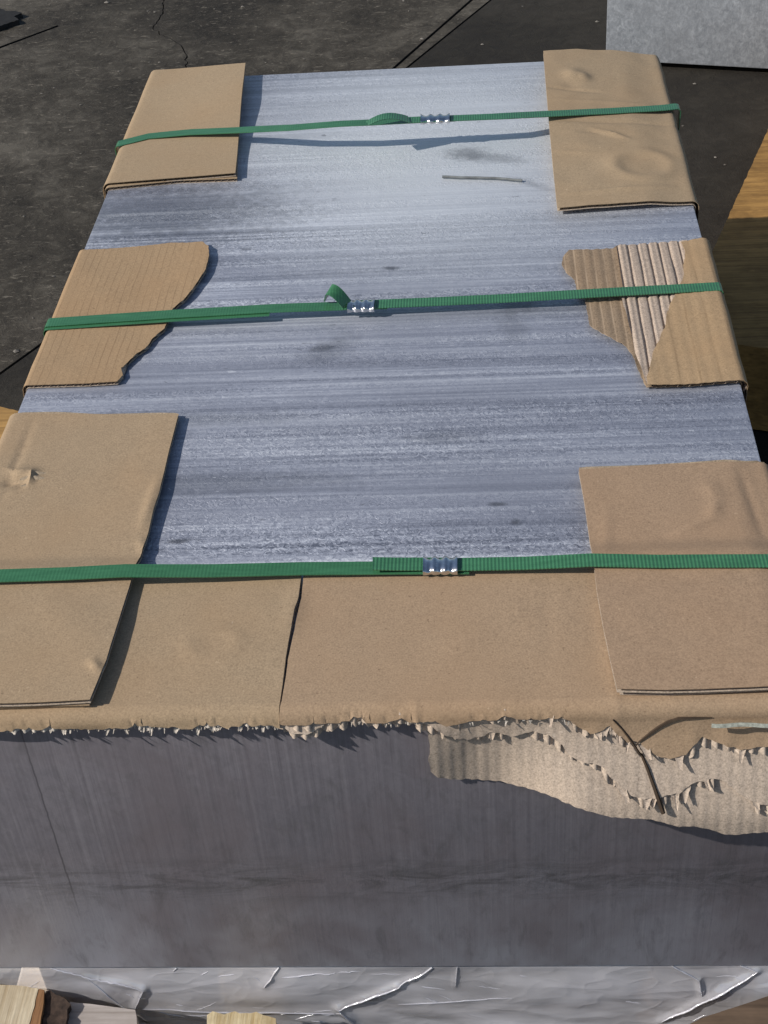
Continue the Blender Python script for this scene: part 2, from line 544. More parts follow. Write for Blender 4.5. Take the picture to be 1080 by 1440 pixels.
# ------------------------------------------------------------------ big metal slab
def bevel_box(name, lo, hi, mat, parent=None, bev=0.002, seg=2, jag=0.0, label=None, cat=None, rotz=0.0, piv=None, group=None):
    bm = bmesh.new()
    bmesh.ops.create_cube(bm, size=1.0)
    sx, sy, sz = (hi[i] - lo[i] for i in range(3))
    for v in bm.verts:
        v.co = Vector(((v.co.x + 0.5) * sx + lo[0], (v.co.y + 0.5) * sy + lo[1], (v.co.z + 0.5) * sz + lo[2]))
    bmesh.ops.bevel(bm, geom=bm.edges[:], offset=bev, segments=seg, affect='EDGES', profile=0.6)
    if jag:
        bmesh.ops.subdivide_edges(bm, edges=[e for e in bm.edges if e.calc_length() > 0.03], cuts=9, use_grid_fill=True)
        for v in bm.verts:
            c = v.co * 40
            v.co += Vector((nz(c.x, c.y, c.z), nz(c.y, c.z, c.x + 9), nz(c.z, c.x, c.y + 5))) * jag
    if rotz:
        pv = Vector(piv if piv else lo)
        mt = Matrix.Translation(pv) @ Matrix.Rotation(rotz, 4, 'Z') @ Matrix.Translation(-pv)
        bm.transform(mt)
    vs = [tuple(v.co) for v in bm.verts]
    bm.verts.index_update()
    fs = [[v.index for v in f.verts] for f in bm.faces]
    bm.free()
    c = Vector(((lo[0] + hi[0]) / 2, (lo[1] + hi[1]) / 2, lo[2]))
    o = mesh_obj(name, vs, fs, mat, parent, 30, loc=c)
    if label:
        tag(o, label, cat, group)
    return o

def build_slab():
    bm = bmesh.new()
    bmesh.ops.create_cube(bm, size=1.0)
    for v in bm.verts:
        v.co = Vector(((v.co.x + 0.5) * WID, (v.co.y + 0.5) * LEN, BOT + (v.co.z + 0.5) * (TOP - BOT)))
    bmesh.ops.bevel(bm, geom=bm.edges[:], offset=0.0022, segments=2, affect='EDGES', profile=0.6)
    bm.verts.index_update()
    vs = [tuple(v.co) for v in bm.verts]
    fs, fm = [], []
    for f in bm.faces:
        f.normal_update()
        fs.append([v.index for v in f.verts]); fm.append(0 if f.normal.z > 0.3 else 1)
    bm.free()
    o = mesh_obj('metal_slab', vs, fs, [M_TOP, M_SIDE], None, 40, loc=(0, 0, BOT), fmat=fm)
    tag(o, 'big milled grey metal slab strapped with green bands, lying on the pallet', 'metal slab')
    return o
build_slab()

# ------------------------------------------------------------------ folded and torn cardboard
BEND_FRONT = False

def fold_map(u, v, w):
    """flat sheet coordinates -> space: the sheet lies on the slab and bends down over its left, right and front edges"""
    x, y, z = u, v, TOP + w
    if u < RAD:
        s = RAD - u
        th = min(s / RAD, math.pi / 2)
        rest = max(0.0, s - RAD * math.pi / 2)
        x = RAD - (RAD + w) * math.sin(th); z = TOP - RAD + (RAD + w) * math.cos(th) - rest
    elif u > WID - RAD:
        s = u - (WID - RAD)
        th = min(s / RAD, math.pi / 2)
        rest = max(0.0, s - RAD * math.pi / 2)
        x = WID - RAD + (RAD + w) * math.sin(th); z = TOP - RAD + (RAD + w) * math.cos(th) - rest
    if BEND_FRONT and v < RAD:
        s = RAD - v
        th = min(s / RAD, math.pi / 2)
        rest = max(0.0, s - RAD * math.pi / 2)
        y = RAD - (RAD + w) * math.sin(th)
        z = min(z, TOP - RAD + (RAD + w) * math.cos(th) - rest)
    return (x, y, z)

def rag(pts, amp, step=0.0035, seed=0):
    """tear a polyline: dense points pushed about"""
    out = []
    for i, p in enumerate(dens(pts, step, False)):
        k = nz(p[0] * 55 + seed, p[1] * 55) * 0.6 + nz(p[0] * 190, p[1] * 190 + seed) * 0.5 + nz(p[0] * 520 + seed, p[1] * 520) * 0.35
        k2 = nz(p[0] * 150 + 9 + seed, p[1] * 150)
        out.append((p[0] + min(amp * 0.4, 0.0009) * k2, p[1] + amp * k))
    return out

def teeth(pts, pitch, lo, hi, seed):
    """blocky torn end of a fluted medium: each flute ends at its own length below the tear"""
    r = random.Random(seed)
    P = dens(pts, 0.001, False)
    out, nxt, off = [], -9.0, lo
    sgn = 1 if P[-1][0] > P[0][0] else -1
    for p in P:
        if (p[0] * sgn) > nxt:
            nxt = p[0] * sgn + pitch * r.choice((0.3, 0.5, 0.5, 0.8, 1.0, 1.6, 2.3)) * r.uniform(0.7, 1.2)
            off2 = lo + (hi - lo) * r.random() ** 1.7
            out.append((p[0] - 0.0002 * sgn, p[1] - off))
            off = off2
        out.append((p[0], p[1] - off + 0.0008 * nz(p[0] * 700, seed)))
    return out

def sheet(name, poly, w0, w1, mat, parent, lift=None, step=0.007, edge=0.006, label=None, fmat=None):
    poly = dens(poly, edge)
    fine = []
    for i, p in enumerate(poly):                      # short edges where the outline crosses a bend
        q = poly[(i + 1) % len(poly)]
        fine.append(p)
        nb = any(-0.005 < t[0] < RAD + 0.001 or WID - RAD - 0.001 < t[0] < WID + 0.005 or (BEND_FRONT and -0.005 < t[1] < RAD + 0.001) for t in (p, q))
        d = math.hypot(q[0] - p[0], q[1] - p[1])
        if nb and d > 0.0016:
            k = int(math.ceil(d / 0.0014))
            fine += [(p[0] + (q[0] - p[0]) * j / k, p[1] + (q[1] - p[1]) * j / k) for j in range(1, k)]
    poly = fine
    P = np.array(poly)
    x0, y0 = P.min(0); x1, y1 = P.max(0)
    gx, gy = np.meshgrid(np.arange(x0, x1, step), np.arange(y0, y1, step))
    g = np.stack([gx.ravel(), gy.ravel()], 1)
    g[:, 0] += 0.2 * step * np.sin(g[:, 1] * 9000)
    extra = []
    # rows of points that follow the bends
    def bend(n0, n1):
        return np.linspace(n0, n1, 5)
    if x0 < RAD:
        for uu in bend(RAD, RAD - RAD * math.pi / 2):
            for vv in np.arange(y0, y1, step): extra.append((uu, vv))
    if x1 > WID - RAD:
        for uu in bend(WID - RAD, WID - RAD + RAD * math.pi / 2):
            for vv in np.arange(y0, y1, step): extra.append((uu, vv))
    if BEND_FRONT and y0 < RAD:
        for vv in np.arange(RAD + 0.0055, RAD - RAD * math.pi / 2 - 0.004, -0.0011):
            for uu in np.arange(x0, x1, 0.0028): extra.append((uu + 0.0006 * math.sin(vv * 5000), vv))
    if extra:
        e = np.array(extra)
        d = np.min([np.abs(g[:, 0] - RAD + RAD * .8), np.abs(g[:, 0] - WID + RAD - RAD * .8), (np.abs(g[:, 1] - 0.0012) - 0.004 if BEND_FRONT else np.abs(g[:, 1]) + 1)], axis=0)
        g = np.vstack([g[d > 0.005], e])
    ok = inside(poly, g)
    g = g[ok]
    if len(g):
        g = g[dist_seg(poly, g) > 0.0012]
    V = [Vector(p) for p in poly] + [Vector(p) for p in g]
    v2, e2, f2, *_r = delaunay_2d_cdt(V, [], [list(range(len(poly)))], 1, 1e-6)
    used = sorted({i for f in f2 for i in f})
    idx = {o: n for n, o in enumerate(used)}
    uv = [tuple(v2[i]) for i in used]
    n = len(uv)
    L = [lift(u, v) if lift else 0.0 for u, v in uv]
    verts = [fold_map(u, v, w1 + l) for (u, v), l in zip(uv, L)] + [fold_map(u, v, w0 + l) for (u, v), l in zip(uv, L)]
    faces, cnt = [], {}
    for f in f2:
        f = [idx[i] for i in f]
        faces.append(f); faces.append([i + n for i in reversed(f)])
        for i in range(len(f)):
            a, b = f[i], f[(i + 1) % len(f)]
            k = (min(a, b), max(a, b))
            cnt[k] = None if k in cnt else (a, b)
    for k, ab in cnt.items():
        if ab:
            a, b = ab
            faces.append([b, a, a + n, b + n])
    o = mesh_obj(name, verts, faces, mat, parent, 38)
    if label: o['label'] = label
    return o

def flutes(name, poly, w0, w1, mat, parent, lift=None, axis='v', pitch=0.0078, phase=0.0, trim=0.0, nper=8, flat=0):
    """the wavy medium between two liners; ridges run along v (or u); cut to the outline"""
    P = np.array(dens(poly, 0.004))
    if axis == 'u':
        P = P[:, ::-1]
    a0, a1 = P[:, 0].min() + 1e-4, P[:, 0].max() - 1e-4
    stations = np.arange(a0, a1, pitch / nper)
    verts, faces = [], []
    prev = None
    Q = np.roll(P, -1, axis=0)
    for s in stations:
        m = (P[:, 0] > s) != (Q[:, 0] > s)
        t = (s - P[m, 0]) / (Q[m, 0] - P[m, 0])
        ys = np.sort(P[m, 1] + t * (Q[m, 1] - P[m, 1]))
        if len(ys) < 2:
            prev = None; continue
        lo, hi = ys[0] + trim, ys[-1] - trim
        if hi - lo < 0.002:
            prev = None; continue
        # points along the ridge, with the bends kept
        seg = list(np.linspace(lo, hi, max(2, int((hi - lo) / 0.03) + 2)))
        seg = np.linspace(lo, hi, 15)
        if BEND_FRONT and lo < RAD and hi > 0.012:
            m = max(lo, -0.003)
            seg = np.concatenate([np.linspace(lo, m, 4), np.linspace(m + 1e-5, 0.0045, 6), np.linspace(0.008, hi, 5)])
        w = (w0 + w1) / 2 + (w1 - w0) / 2 * math.sin(2 * math.pi * s / pitch + phase)
        if flat:
            w = w1 - (w1 - w0) * abs(math.cos(math.pi * s / pitch)) ** flat + 0.0004 * nz(s * 300, 1)
        row = []
        fw = w
        for r in seg:
            w = fw + (0.0011 * nz(math.floor(s / pitch) * 2.3, r * 22.0, 3.0) - 0.0008 if flat else 0.0)
            u, v = (s, r) if axis == 'v' else (r, s)
            row.append(len(verts))
            verts.append(fold_map(u, v, w + (lift(u, v) if lift else 0.0)))
        if prev:
            for i in range(len(row) - 1):
                faces.append([prev[i], row[i], row[i + 1], prev[i + 1]])
        prev = row
    return mesh_obj(name, verts, faces, mat, parent, 60)

def dents(lst, warp=0.0006, ws=14, seed=0):
    """lift function made of oval dents (x, y, rx, ry, depth, ring), creases ((x,y),(x,y),width,depth) and slow warp"""
    def f(u, v):
        r = warp * nz(u * ws + seed, v * ws) + warp * 0.4 * nz(u * ws * 4, v * ws * 4 + seed)
        for d in lst:
            if isinstance(d[0], tuple):
                (ax, ay), (bx, by), wd, dp = d
                ex, ey = bx - ax, by - ay
                t = max(0, min(1, ((u - ax) * ex + (v - ay) * ey) / (ex * ex + ey * ey)))
                q = math.hypot(u - ax - t * ex, v - ay - t * ey) / wd
                if q < 3: r += dp * math.exp(-q * q) * (0.3 + 0.7 * math.sin(math.pi * t))
            else:
                x, y, rx, ry, dp, ring = d
                q = math.hypot((u - x) / rx, (v - y) / ry)
                if q < 2.5:
                    r += (dp * math.exp(-((q - 1) * 3.5) ** 2) if ring else dp * math.exp(-q * q))
        return r
    return f

def pad(label, base, group=None):
    return empty('cardboard_pad', label, 'cardboard', base, group)

GRP = None
LN = 0.0006          # liner thickness

# far left pad: folded double, its upper layer sprung up towards the right
A_up = [(-0.0349, 1.243), (0.0477, 1.2359), (0.1339, 1.2232), (0.1455, 1.0598), (0.1583, 0.8944), (0.0871, 0.8916), (0.001, 0.8863), (-0.06, 0.8863), (-0.06, 1.243)]
A_lo = [(-0.0189, 1.1907), (0.1258, 1.1934), (0.1412, 1.0561), (0.16, 0.8909), (0.0866, 0.892), (-0.0001, 0.8808), (-0.06, 0.8808), (-0.06, 1.1907)]
tA = pad('smooth folded cardboard pad under the farthest strap, on the slab\'s left edge', (0.06, 1.1, TOP))
def liftA(u, v):
    return 0.002 + smooth01((u + 0.01) / 0.2) * (0.003 + 0.010 * smooth01((v - 0.93) / 0.22)) + 0.0008 * nz(u * 12, v * 12, 3)
lo_ = sheet('lower_layer', A_lo, 0.0037, 0.0043, M_KRAFT2, tA)
flutes('fluting', A_lo, 0.0008, 0.0035, M_MEDIUM, lo_)
sheet('inner_liner', A_lo, 0.0001, 0.0007, M_INNER, lo_)
up_ = sheet('upper_layer', A_up, 0.0045, 0.0052, M_KRAFT2, tA, liftA)
flutes('fluting', A_up, 0.0011, 0.0043, M_INNER_DARK, up_, liftA, trim=0.0008)
sheet('inner_liner', A_up, 0.0004, 0.0010, M_INNER, up_, liftA)

# far right pad
B_up = [(0.7024, 1.2124), (0.6404, 1.2178), (0.6161, 1.2158), (0.5939, 1.2162), (0.5724, 1.2113), (0.547, 1.2069), (0.5443, 0.9813), (0.5441, 0.7689), (0.6214, 0.7741), (0.6984, 0.7794), (0.7496, 0.7794), (0.7496, 1.2124)]
B_lo = [(0.702, 1.2025), (0.5622, 1.2), (0.5493, 0.9909), (0.5482, 0.7819), (0.6233, 0.7911), (0.705, 0.7996), (0.7596, 0.7996), (0.7596, 1.2025)]
tB = pad('dented cardboard pad under the farthest strap, on the slab\'s right edge', (0.62, 1.1, TOP))
dB = dents([
    (*(0.6505, 0.8701), 0.034, 0.034, 0.0022, True), (*(0.6531, 0.8718), 0.02, 0.022, -0.0015, False),
    (*(0.5632, 0.8788), 0.05, 0.05, 0.0012, True), (*(0.5828, 1.1266), 0.012, 0.018, 0.005, False), (*(0.578, 1.0921), 0.012, 0.012, -0.0022, False), (*(0.5972, 1.1178), 0.008, 0.012, 0.004, False),
    ((0.5474, 1.0865), (0.6152, 1.0717), 0.004, -0.0025), ((0.5985, 0.963), (0.6398, 0.9381), 0.0035, 0.003), ((0.5807, 0.9566), (0.6112, 0.9575), 0.003, -0.0018), ((0.5479, 0.9096), (0.5943, 0.9029), 0.004, 0.0012),
    ((0.5548, 0.8015), (0.6817, 0.8149), 0.0035, 0.0022), ((0.5428, 0.9857), (0.7008, 0.9854), 0.005, -0.0030), ((0.5437, 1.0462), (0.6978, 1.0376), 0.003, 0.0012)], 0.0012, 11, 2)
def liftB(u, v):
    return 0.001 + 0.004 * smooth01((WID - 0.004 - u) / 0.05) + 0.010 * smooth01((0.70 - u) / 0.16) * smooth01((v - 0.86) / 0.14) + dB(u, v)
lo_ = sheet('lower_layer', B_lo, 0.0037, 0.0043, M_KRAFT2, tB)
flutes('fluting', B_lo, 0.0008, 0.0035, M_MEDIUM, lo_)
sheet('inner_liner', B_lo, 0.0001, 0.0007, M_INNER, lo_)
up_ = sheet('upper_layer', B_up, 0.0045, 0.0051, M_KRAFT2, tB, liftB, step=0.0036)
flutes('fluting', B_up, 0.0008, 0.0022, M_INNER_DARK, up_, liftB, trim=0.001)
sheet('inner_liner', B_up, 0.0004, 0.0010, M_INNER, up_, liftB)

# middle left pad, torn across
C_torn = [(0.139, 0.731), (0.1483, 0.717), (0.1525, 0.6922), (0.1523, 0.6636), (0.1467, 0.6361), (0.1407, 0.6124), (0.137, 0.6007), (0.1278, 0.5853), (0.1264, 0.5652), (0.1249, 0.5455), (0.1158, 0.5281), (0.111, 0.508), (0.1041, 0.5004), (0.0981, 0.4849), (0.0923, 0.4722), (0.0959, 0.4604), (0.0932, 0.4478)]
C_poly = [(-0.0076, 0.7245), (0.0296, 0.7248), (0.0703, 0.7282), (0.1026, 0.7323), (0.1237, 0.7289)] + rag(C_torn, 0.0032, seed=3) + [(0.061, 0.4472), (0.0045, 0.4479), (-0.07, 0.4479), (-0.07, 0.7245)]
tC = pad('cardboard pad torn in a ragged curve under the middle strap, left edge', (0.06, 0.66, TOP))
dC = dents([((0.0181, 0.5826), (0.1209, 0.5901), 0.008, -0.001)], 0.001, 10, 5)
def liftC(u, v):
    return 0.0007 + 0.0035 * smooth01((u - 0.08) / 0.13) + dC(u, v) + 0.00018 * math.sin(u * 2 * math.pi / 0.0082)
sheet('outer_liner', C_poly, 0.0036, 0.0042, M_KRAFT_LINED, tC, liftC, step=0.004, edge=0.004)
flutes('fluting', C_poly, 0.0008, 0.0034, M_MEDIUM, tC, liftC, pitch=0.0082)
sheet('inner_liner', C_poly, 0.0001, 0.0007, M_INNER, tC, liftC, edge=0.004)

# middle right pad, its liner ripped off so the flutes show
D_base = [(0.6962, 0.6959), (0.6537, 0.6945), (0.6052, 0.6872), (0.6001, 0.6813), (0.5752, 0.6785)] + rag([(0.5521, 0.6787), (0.5444, 0.6652), (0.5427, 0.6482), (0.547, 0.6296), (0.5544, 0.614), (0.5559, 0.589), (0.5625, 0.5769), (0.5635, 0.5486), (0.564, 0.5238), (0.5731, 0.5111), (0.5855, 0.4983), (0.597, 0.4845), (0.6023, 0.4661), (0.605, 0.4433), (0.6083, 0.421), (0.6108, 0.4124)], 0.0024, seed=8) + [(0.6576, 0.4133), (0.7021, 0.418), (0.7496, 0.418), (0.7496, 0.6959)]
D_med = [(0.6956, 0.6923), (0.6532, 0.6909), (0.6032, 0.6821)] + rag([(0.6032, 0.6821), (0.6059, 0.6414), (0.6074, 0.6067), (0.6, 0.5709), (0.6019, 0.5427), (0.604, 0.5019), (0.6053, 0.4629), (0.6085, 0.4314), (0.6105, 0.4107)], 0.003, seed=2) + [(0.6571, 0.4104), (0.7015, 0.415), (0.7496, 0.415), (0.7496, 0.6923)]
D_top = [(0.6956, 0.692), (0.6741, 0.6858)] + rag([(0.6741, 0.6858), (0.6763, 0.665), (0.6705, 0.6346), (0.6688, 0.6137), (0.662, 0.5936), (0.6575, 0.5794), (0.6494, 0.5587), (0.6426, 0.5355), (0.6369, 0.5088), (0.6289, 0.4856), (0.6212, 0.4641), (0.6169, 0.4418), (0.6118, 0.4236), (0.6104, 0.4092)], 0.0034, seed=6) + [(0.657, 0.4101), (0.702, 0.4147), (0.7496, 0.4147), (0.7496, 0.692)]
tD = pad('ripped cardboard pad with bared flutes under the middle strap, on the slab\'s right edge', (0.64, 0.68, TOP))
dD = dents([], 0.0012, 10, 9)
def liftD(u, v):
    return 0.0008 + 0.0035 * smooth01((WID - 0.04 - u) / 0.1) + dD(u, v)
sheet('inner_liner', D_base, 0.0001, 0.0007, mat_kraft('kraft_glue_lines', (0.29, 0.215, 0.145), 0.2, lines=(0, 0.0105, -0.8)), tD, lambda u, v: liftD(u, v) + 0.0009 * abs(math.sin(u * math.pi / 0.0105)) ** 6, step=0.003, edge=0.004, label='bared inner paper face with pale glue ridges')
flutes('fluting', D_med, 0.0030, 0.0052, M_MEDIUM, tD, liftD, pitch=0.0112, nper=20, flat=16)
sheet('outer_liner', D_top, 0.0053, 0.0059, M_KRAFT_STRIPED, tD, lambda u, v: liftD(u, v) + 0.0003 * math.sin(u * 2 * math.pi / 0.0118), step=0.004, edge=0.004)

BEND_FRONT = True
# front strips under everything at the near edge; double-wall board bent over the front edge
crackL = [(0.303, 0.1496), (0.3032, 0.12), (0.3011, 0.1049), (0.3004, 0.0867), (0.2995, 0.0666), (0.2992, 0.0509), (0.2994, 0.0316), (0.2992, 0.0056)]
crackR = [(0.3048, 0.1496), (0.3057, 0.1183), (0.3043, 0.1015), (0.3033, 0.0801), (0.3019, 0.0641), (0.3011, 0.0485), (0.3012, 0.0301), (0.3004, 0.0041)]
gL_front = [(0.2987, -0.003), (0.2877, -0.003), (0.2781, -0.003), (0.2688, -0.003), (0.256, -0.003), (0.2497, -0.003), (0.2414, -0.003), (0.2329, -0.003), (0.222, -0.003), (0.2145, -0.003), (0.2068, -0.003), (0.1987, -0.003), (0.1955, -0.003), (0.1831, -0.003), (0.1745, -0.003), (0.1694, -0.003), (0.1589, -0.003), (0.1478, -0.003), (0.137, -0.003), (0.1211, -0.003), (0.1107, -0.003), (0.0997, -0.003), (0.0889, -0.003)]
y_back = 0.1519
def gpoly_left(front, amp, seed, back=0.0, tooth=None):
    return [(-0.002, y_back)] + crackL[:1] + rag(crackL[1:], 0.0006, seed=1) + (teeth(front, 0.0074, *tooth, seed) if tooth else rag(front, amp, seed=seed)) + [(-0.002, front[-1][1])]
def shiftv(pts, dv):
    return [(p[0], p[1] - dv) for p in pts]
tG = pad('plain cardboard strip left of the long crack, tucked under the big near left pad', (0.15, 0.06, TOP))
dG = dents([(*(0.2403, 0.0682), 0.02, 0.016, 0.0011, True), ((0.2976, 0.0868), (0.3017, 0.1374), 0.004, 0.0016)], 0.0008, 10, 4)
def hang(u, v):
    return 0.017 * smooth01((0.001 - v) / 0.016) * max(0.0, 0.30 + nz(u * 9, 1.0) + 0.6 * nz(u * 31, 4.0))
def curlG(u, v):
    return dG(u, v) + hang(u, v)
def frayG(u, v):
    return dG(u, v) + hang(u, v) + (0.0016 * max(0, nz(u * 90, v * 30, 6)) if v < -0.008 else 0.0)
sheet('outer_liner', gpoly_left(gL_front, 0.004, 11), 0.0075, 0.0081, M_KRAFT, tG, frayG, step=0.006, edge=0.004)
flutes('fluting', gpoly_left(gL_front, 0, 15, tooth=(-0.001, 0.0045)), 0.0046, 0.0074, M_TORN, tG, curlG, pitch=0.0074, phase=1)
sheet('middle_liner', gpoly_left(gL_front, 0.005, 17), 0.0039, 0.0045, M_TORN, tG, curlG, edge=0.004)
sheet('inner_liner', gpoly_left(shiftv(gL_front, 0.0015), 0.007, 21), 0.0001, 0.0007, M_TORN, tG, curlG, edge=0.004)

lineA = [(0.2984, -0.0015), (0.3051, -0.0019), (0.3157, -0.0029), (0.3238, -0.0023), (0.332, -0.0015), (0.343, -0.0015), (0.351, -0.0015), (0.364, -0.0015), (0.3773, -0.0015), (0.393, -0.0015), (0.4035, -0.0015), (0.415, -0.0015), (0.4233, -0.0046), (0.4322, -0.0047), (0.4401, -0.0026), (0.4496, -0.0015), (0.457, -0.0015), (0.4638, -0.0015), (0.4717, -0.0015), (0.4821, -0.0015), (0.4883, -0.0015), (0.4951, -0.0016), (0.5081, -0.0019), (0.5148, -0.0035), (0.5196, -0.0097), (0.5291, -0.0138), (0.5369, -0.0117), (0.5425, -0.0072), (0.5489, -0.0142), (0.5564, -0.0205), (0.5606, -0.0199), (0.5648, -0.0215), (0.5713, -0.0271), (0.5778, -0.0311), (0.5899, -0.0321), (0.5987, -0.03), (0.605, -0.0231), (0.6103, -0.0171), (0.6178, -0.0211), (0.6284, -0.0244), (0.6391, -0.0277), (0.6504, -0.0264), (0.6597, -0.0266)]
lineB = [(0.2972, -0.003), (0.3067, -0.0086), (0.3174, -0.0096), (0.3394, -0.0039), (0.3501, -0.0026), (0.3767, -0.0032), (0.4031, -0.0046), (0.4115, -0.0071), (0.4197, -0.0142), (0.429, -0.0206), (0.4385, -0.0232), (0.446, -0.0218), (0.4556, -0.0173), (0.4641, -0.019), (0.4704, -0.0215), (0.4794, -0.0194), (0.4863, -0.0164), (0.4968, -0.0182), (0.5085, -0.0262), (0.5139, -0.0342), (0.5219, -0.0375), (0.5299, -0.0377), (0.5379, -0.0402), (0.5434, -0.0475), (0.5505, -0.054), (0.5572, -0.0598), (0.568, -0.0632), (0.5765, -0.0626), (0.585, -0.0603), (0.5945, -0.0597), (0.6006, -0.055), (0.6057, -0.0503), (0.6125, -0.0497), (0.6204, -0.049), (0.6285, -0.0524), (0.6359, -0.0581), (0.6437, -0.0631), (0.6536, -0.0673), (0.6643, -0.0683)]
lineC = [(0.2963, -0.0077), (0.317, -0.0113), (0.3442, -0.0072), (0.3763, -0.0072), (0.4029, -0.0085), (0.4084, -0.0149), (0.4099, -0.029), (0.4081, -0.0449), (0.4091, -0.0578), (0.4142, -0.0653), (0.4272, -0.0697), (0.4408, -0.0732), (0.4545, -0.0752), (0.4708, -0.076), (0.4843, -0.073), (0.4949, -0.0716), (0.5054, -0.0711), (0.5131, -0.0727), (0.5224, -0.0739), (0.533, -0.0768), (0.5447, -0.0802), (0.5564, -0.081), (0.5687, -0.0825), (0.582, -0.0856), (0.5955, -0.091), (0.6061, -0.0912), (0.6197, -0.0955), (0.6306, -0.0999), (0.6413, -0.1009), (0.6491, -0.0993), (0.6623, -0.0987)]
def gpoly_right(front, amp, seed, tooth=None):
    return [(WID + 0.002, front[-1][1])] + (teeth(front, 0.0086, *tooth, seed) if tooth else rag(front, amp, seed=seed))[::-1] + rag(crackR, 0.0006, seed=2)[::-1] + [(WID + 0.002, y_back)]
tH = pad('long cardboard strip right of the crack with a torn flap hanging over the front face', (0.5, 0.06, TOP))
dH = dents([
    (*(0.5523, -0.0316), 0.001, 0.001, 0.0, False),
    ((0.5054, 0.1374), (0.4985, 0.0342), 0.0022, -0.0009), ((0.4, 0.0033), (0.404, -0.0111), 0.002, 0.0012),
    ((0.5448, 0.1081), (0.5485, -0.0036), 0.004, 0.0014), ((0.419, 0.0516), (0.4575, 0.0821), 0.012, 0.0008),
    ((0.303, 0.0705), (0.3054, 0.1286), 0.004, 0.0012)], 0.0009, 9, 14)
uF0 = 0.456
uF1 = 0.5288
def flare(u, v):
    s = max(0.0, -v)
    return 0.034 * smooth01((u - uF0) / (uF1 - uF0)) * smooth01(s / 0.09) + 0.0015 * smooth01(s / 0.03)
def liftH(u, v):
    return dH(u, v) + flare(u, v) + hang(u, v) * (1 - smooth01((u - uF0 + 0.06) / 0.05))
def curl_teeth(line, pitch, seed):
    L = np.array(sorted(line))
    def f(u, v):
        out = max(0.0, float(np.interp(u, L[:, 0], L[:, 1])) - v)
        k = nz(math.floor(u / pitch) * 3.7, seed * 1.3)
        return liftH(u, v) + min(0.0025, out * out * 24.0 * max(0.0, k + 0.15))
    return f
def ribbed(u, v):
    return liftH(u, v) + (0.00032 * math.sin(2 * math.pi * u / 0.0086) + 0.0004 * nz(u * 60, v * 25, 9)) * smooth01((-v - 0.004) / 0.01)
def frayH(u, v):
    k = max(0, nz(u * 120, v * 40, 6))
    return liftH(u, v) + (0.0018 * k * smooth01((-0.006 - v) / 0.006))
sheet('outer_liner', gpoly_right(lineA, 0.0024, 31), 0.0075, 0.0081, M_KRAFT_MID, tH, frayH, step=0.006, edge=0.0035)
flutes('fluting', gpoly_right(lineA, 0, 33, tooth=(0.0, 0.0085)), 0.0040, 0.0076, M_FLAP, tH, curl_teeth(lineA, 0.0086, 3), pitch=0.0086)
sheet('middle_liner', gpoly_right(lineB, 0.0024, 37), 0.0039, 0.0045, M_FLAP, tH, ribbed, step=0.003, edge=0.0035)
flutes('fluting', gpoly_right(lineB, 0, 39, tooth=(0.0, 0.0095)), 0.0004, 0.0040, M_FLAP, tH, curl_teeth(lineB, 0.0086, 7), pitch=0.0086, phase=2)
sheet('inner_liner', gpoly_right(lineC, 0.0014, 41), 0.0001, 0.0007, M_FLAP, tH, ribbed, step=0.003, edge=0.003)

def fibres(parent, front, n, w, size, seed, u0, u1):
    """little torn paper shreds along a tear, joined into one part"""
    r = random.Random(seed)
    vs, fs = [], []
    line = [p for p in dens(front, 0.002, False) if u0 < p[0] < u1]
    for k in range(n):
        u, v = r.choice(line)
        a = r.uniform(0.3, 1.0) * size
        b = r.uniform(0.4, 1.4) * size
        ww = w + r.uniform(-0.004, 0.0015)
        ww = max(0.0008, ww)
        sk = r.uniform(-0.4, 0.4) * size
        o1 = r.uniform(0, 0.004)
        base = len(vs)
        m = 4
        for i in range(m + 1):
            t = i / m
            tw = a * (1 - 0.85 * t * r.uniform(0.5, 1.2)) * r.uniform(0.7, 1.2)
            for sgn in (-1, 1):
                vs.append(fold_map(u + sgn * tw / 2 + sk * t, min(v, 0.0) - 0.001 - b * t, ww + o1 * t * t + r.uniform(0, 0.0008)))
        for i in range(m):
            q = base + 2 * i
            fs.append([q, q + 1, q + 3, q + 2])
    o = mesh_obj('torn_fibre', vs, fs, M_TORN, parent, 60)
    o['kind'] = 'stuff'
    return o
def peels(parent, line, n, w, seed, u0, u1, mat, lmin, lmax):
    """larger curled shreds of liner, joined into one part"""
    r = random.Random(seed)
    vs, fs = [], []
    L = [p for p in dens(line, 0.002, False) if u0 < p[0] < u1]
    for k in range(n):
        u, v = r.choice(L)
        ln = r.uniform(lmin, lmax); wd = r.uniform(0.003, 0.009)
        sk = r.uniform(-0.6, 0.6); cu = r.uniform(0.002, 0.007)
        b = len(vs); m = 6; c = 4
        for i in range(m + 1):
            t = i / m
            for j in range(c + 1):
                q = j / c - 0.5
                ww = wd * (1 - 0.7 * t ** 1.5) * r.uniform(0.85, 1.1)
                uu = u + sk * ln * t + q * ww; vv = v + 0.002 - ln * t + r.uniform(-0.0005, 0.0005)
                vs.append(fold_map(uu, vv, w + 0.0006 + cu * t * t + liftH(uu, vv) * (parent is tH) + 0.001 * q * q * 4))
        for i in range(m):
            for j in range(c):
                a = b + i * (c + 1) + j
                fs.append([a, a + 1, a + c + 2, a + c + 1])
    o = mesh_obj('torn_shred', vs, fs, mat, parent, 50)
    o['kind'] = 'stuff'
peels(tG, [(p[0], min(p[1], -0.004)) for p in gL_front], 14, 0.004, 3, 0.09, 0.5, M_TORN, 0.004, 0.008)
peels(tH, lineA, 9, 0.0055, 4, 0.50, 0.75, M_FLAP, 0.004, 0.011)
peels(tH, lineB, 9, 0.0022, 5, 0.45, 0.75, M_FLAP, 0.005, 0.012)
fibres(tG, gL_front, 230, 0.005, 0.0024, 5, -0.1, 0.5)
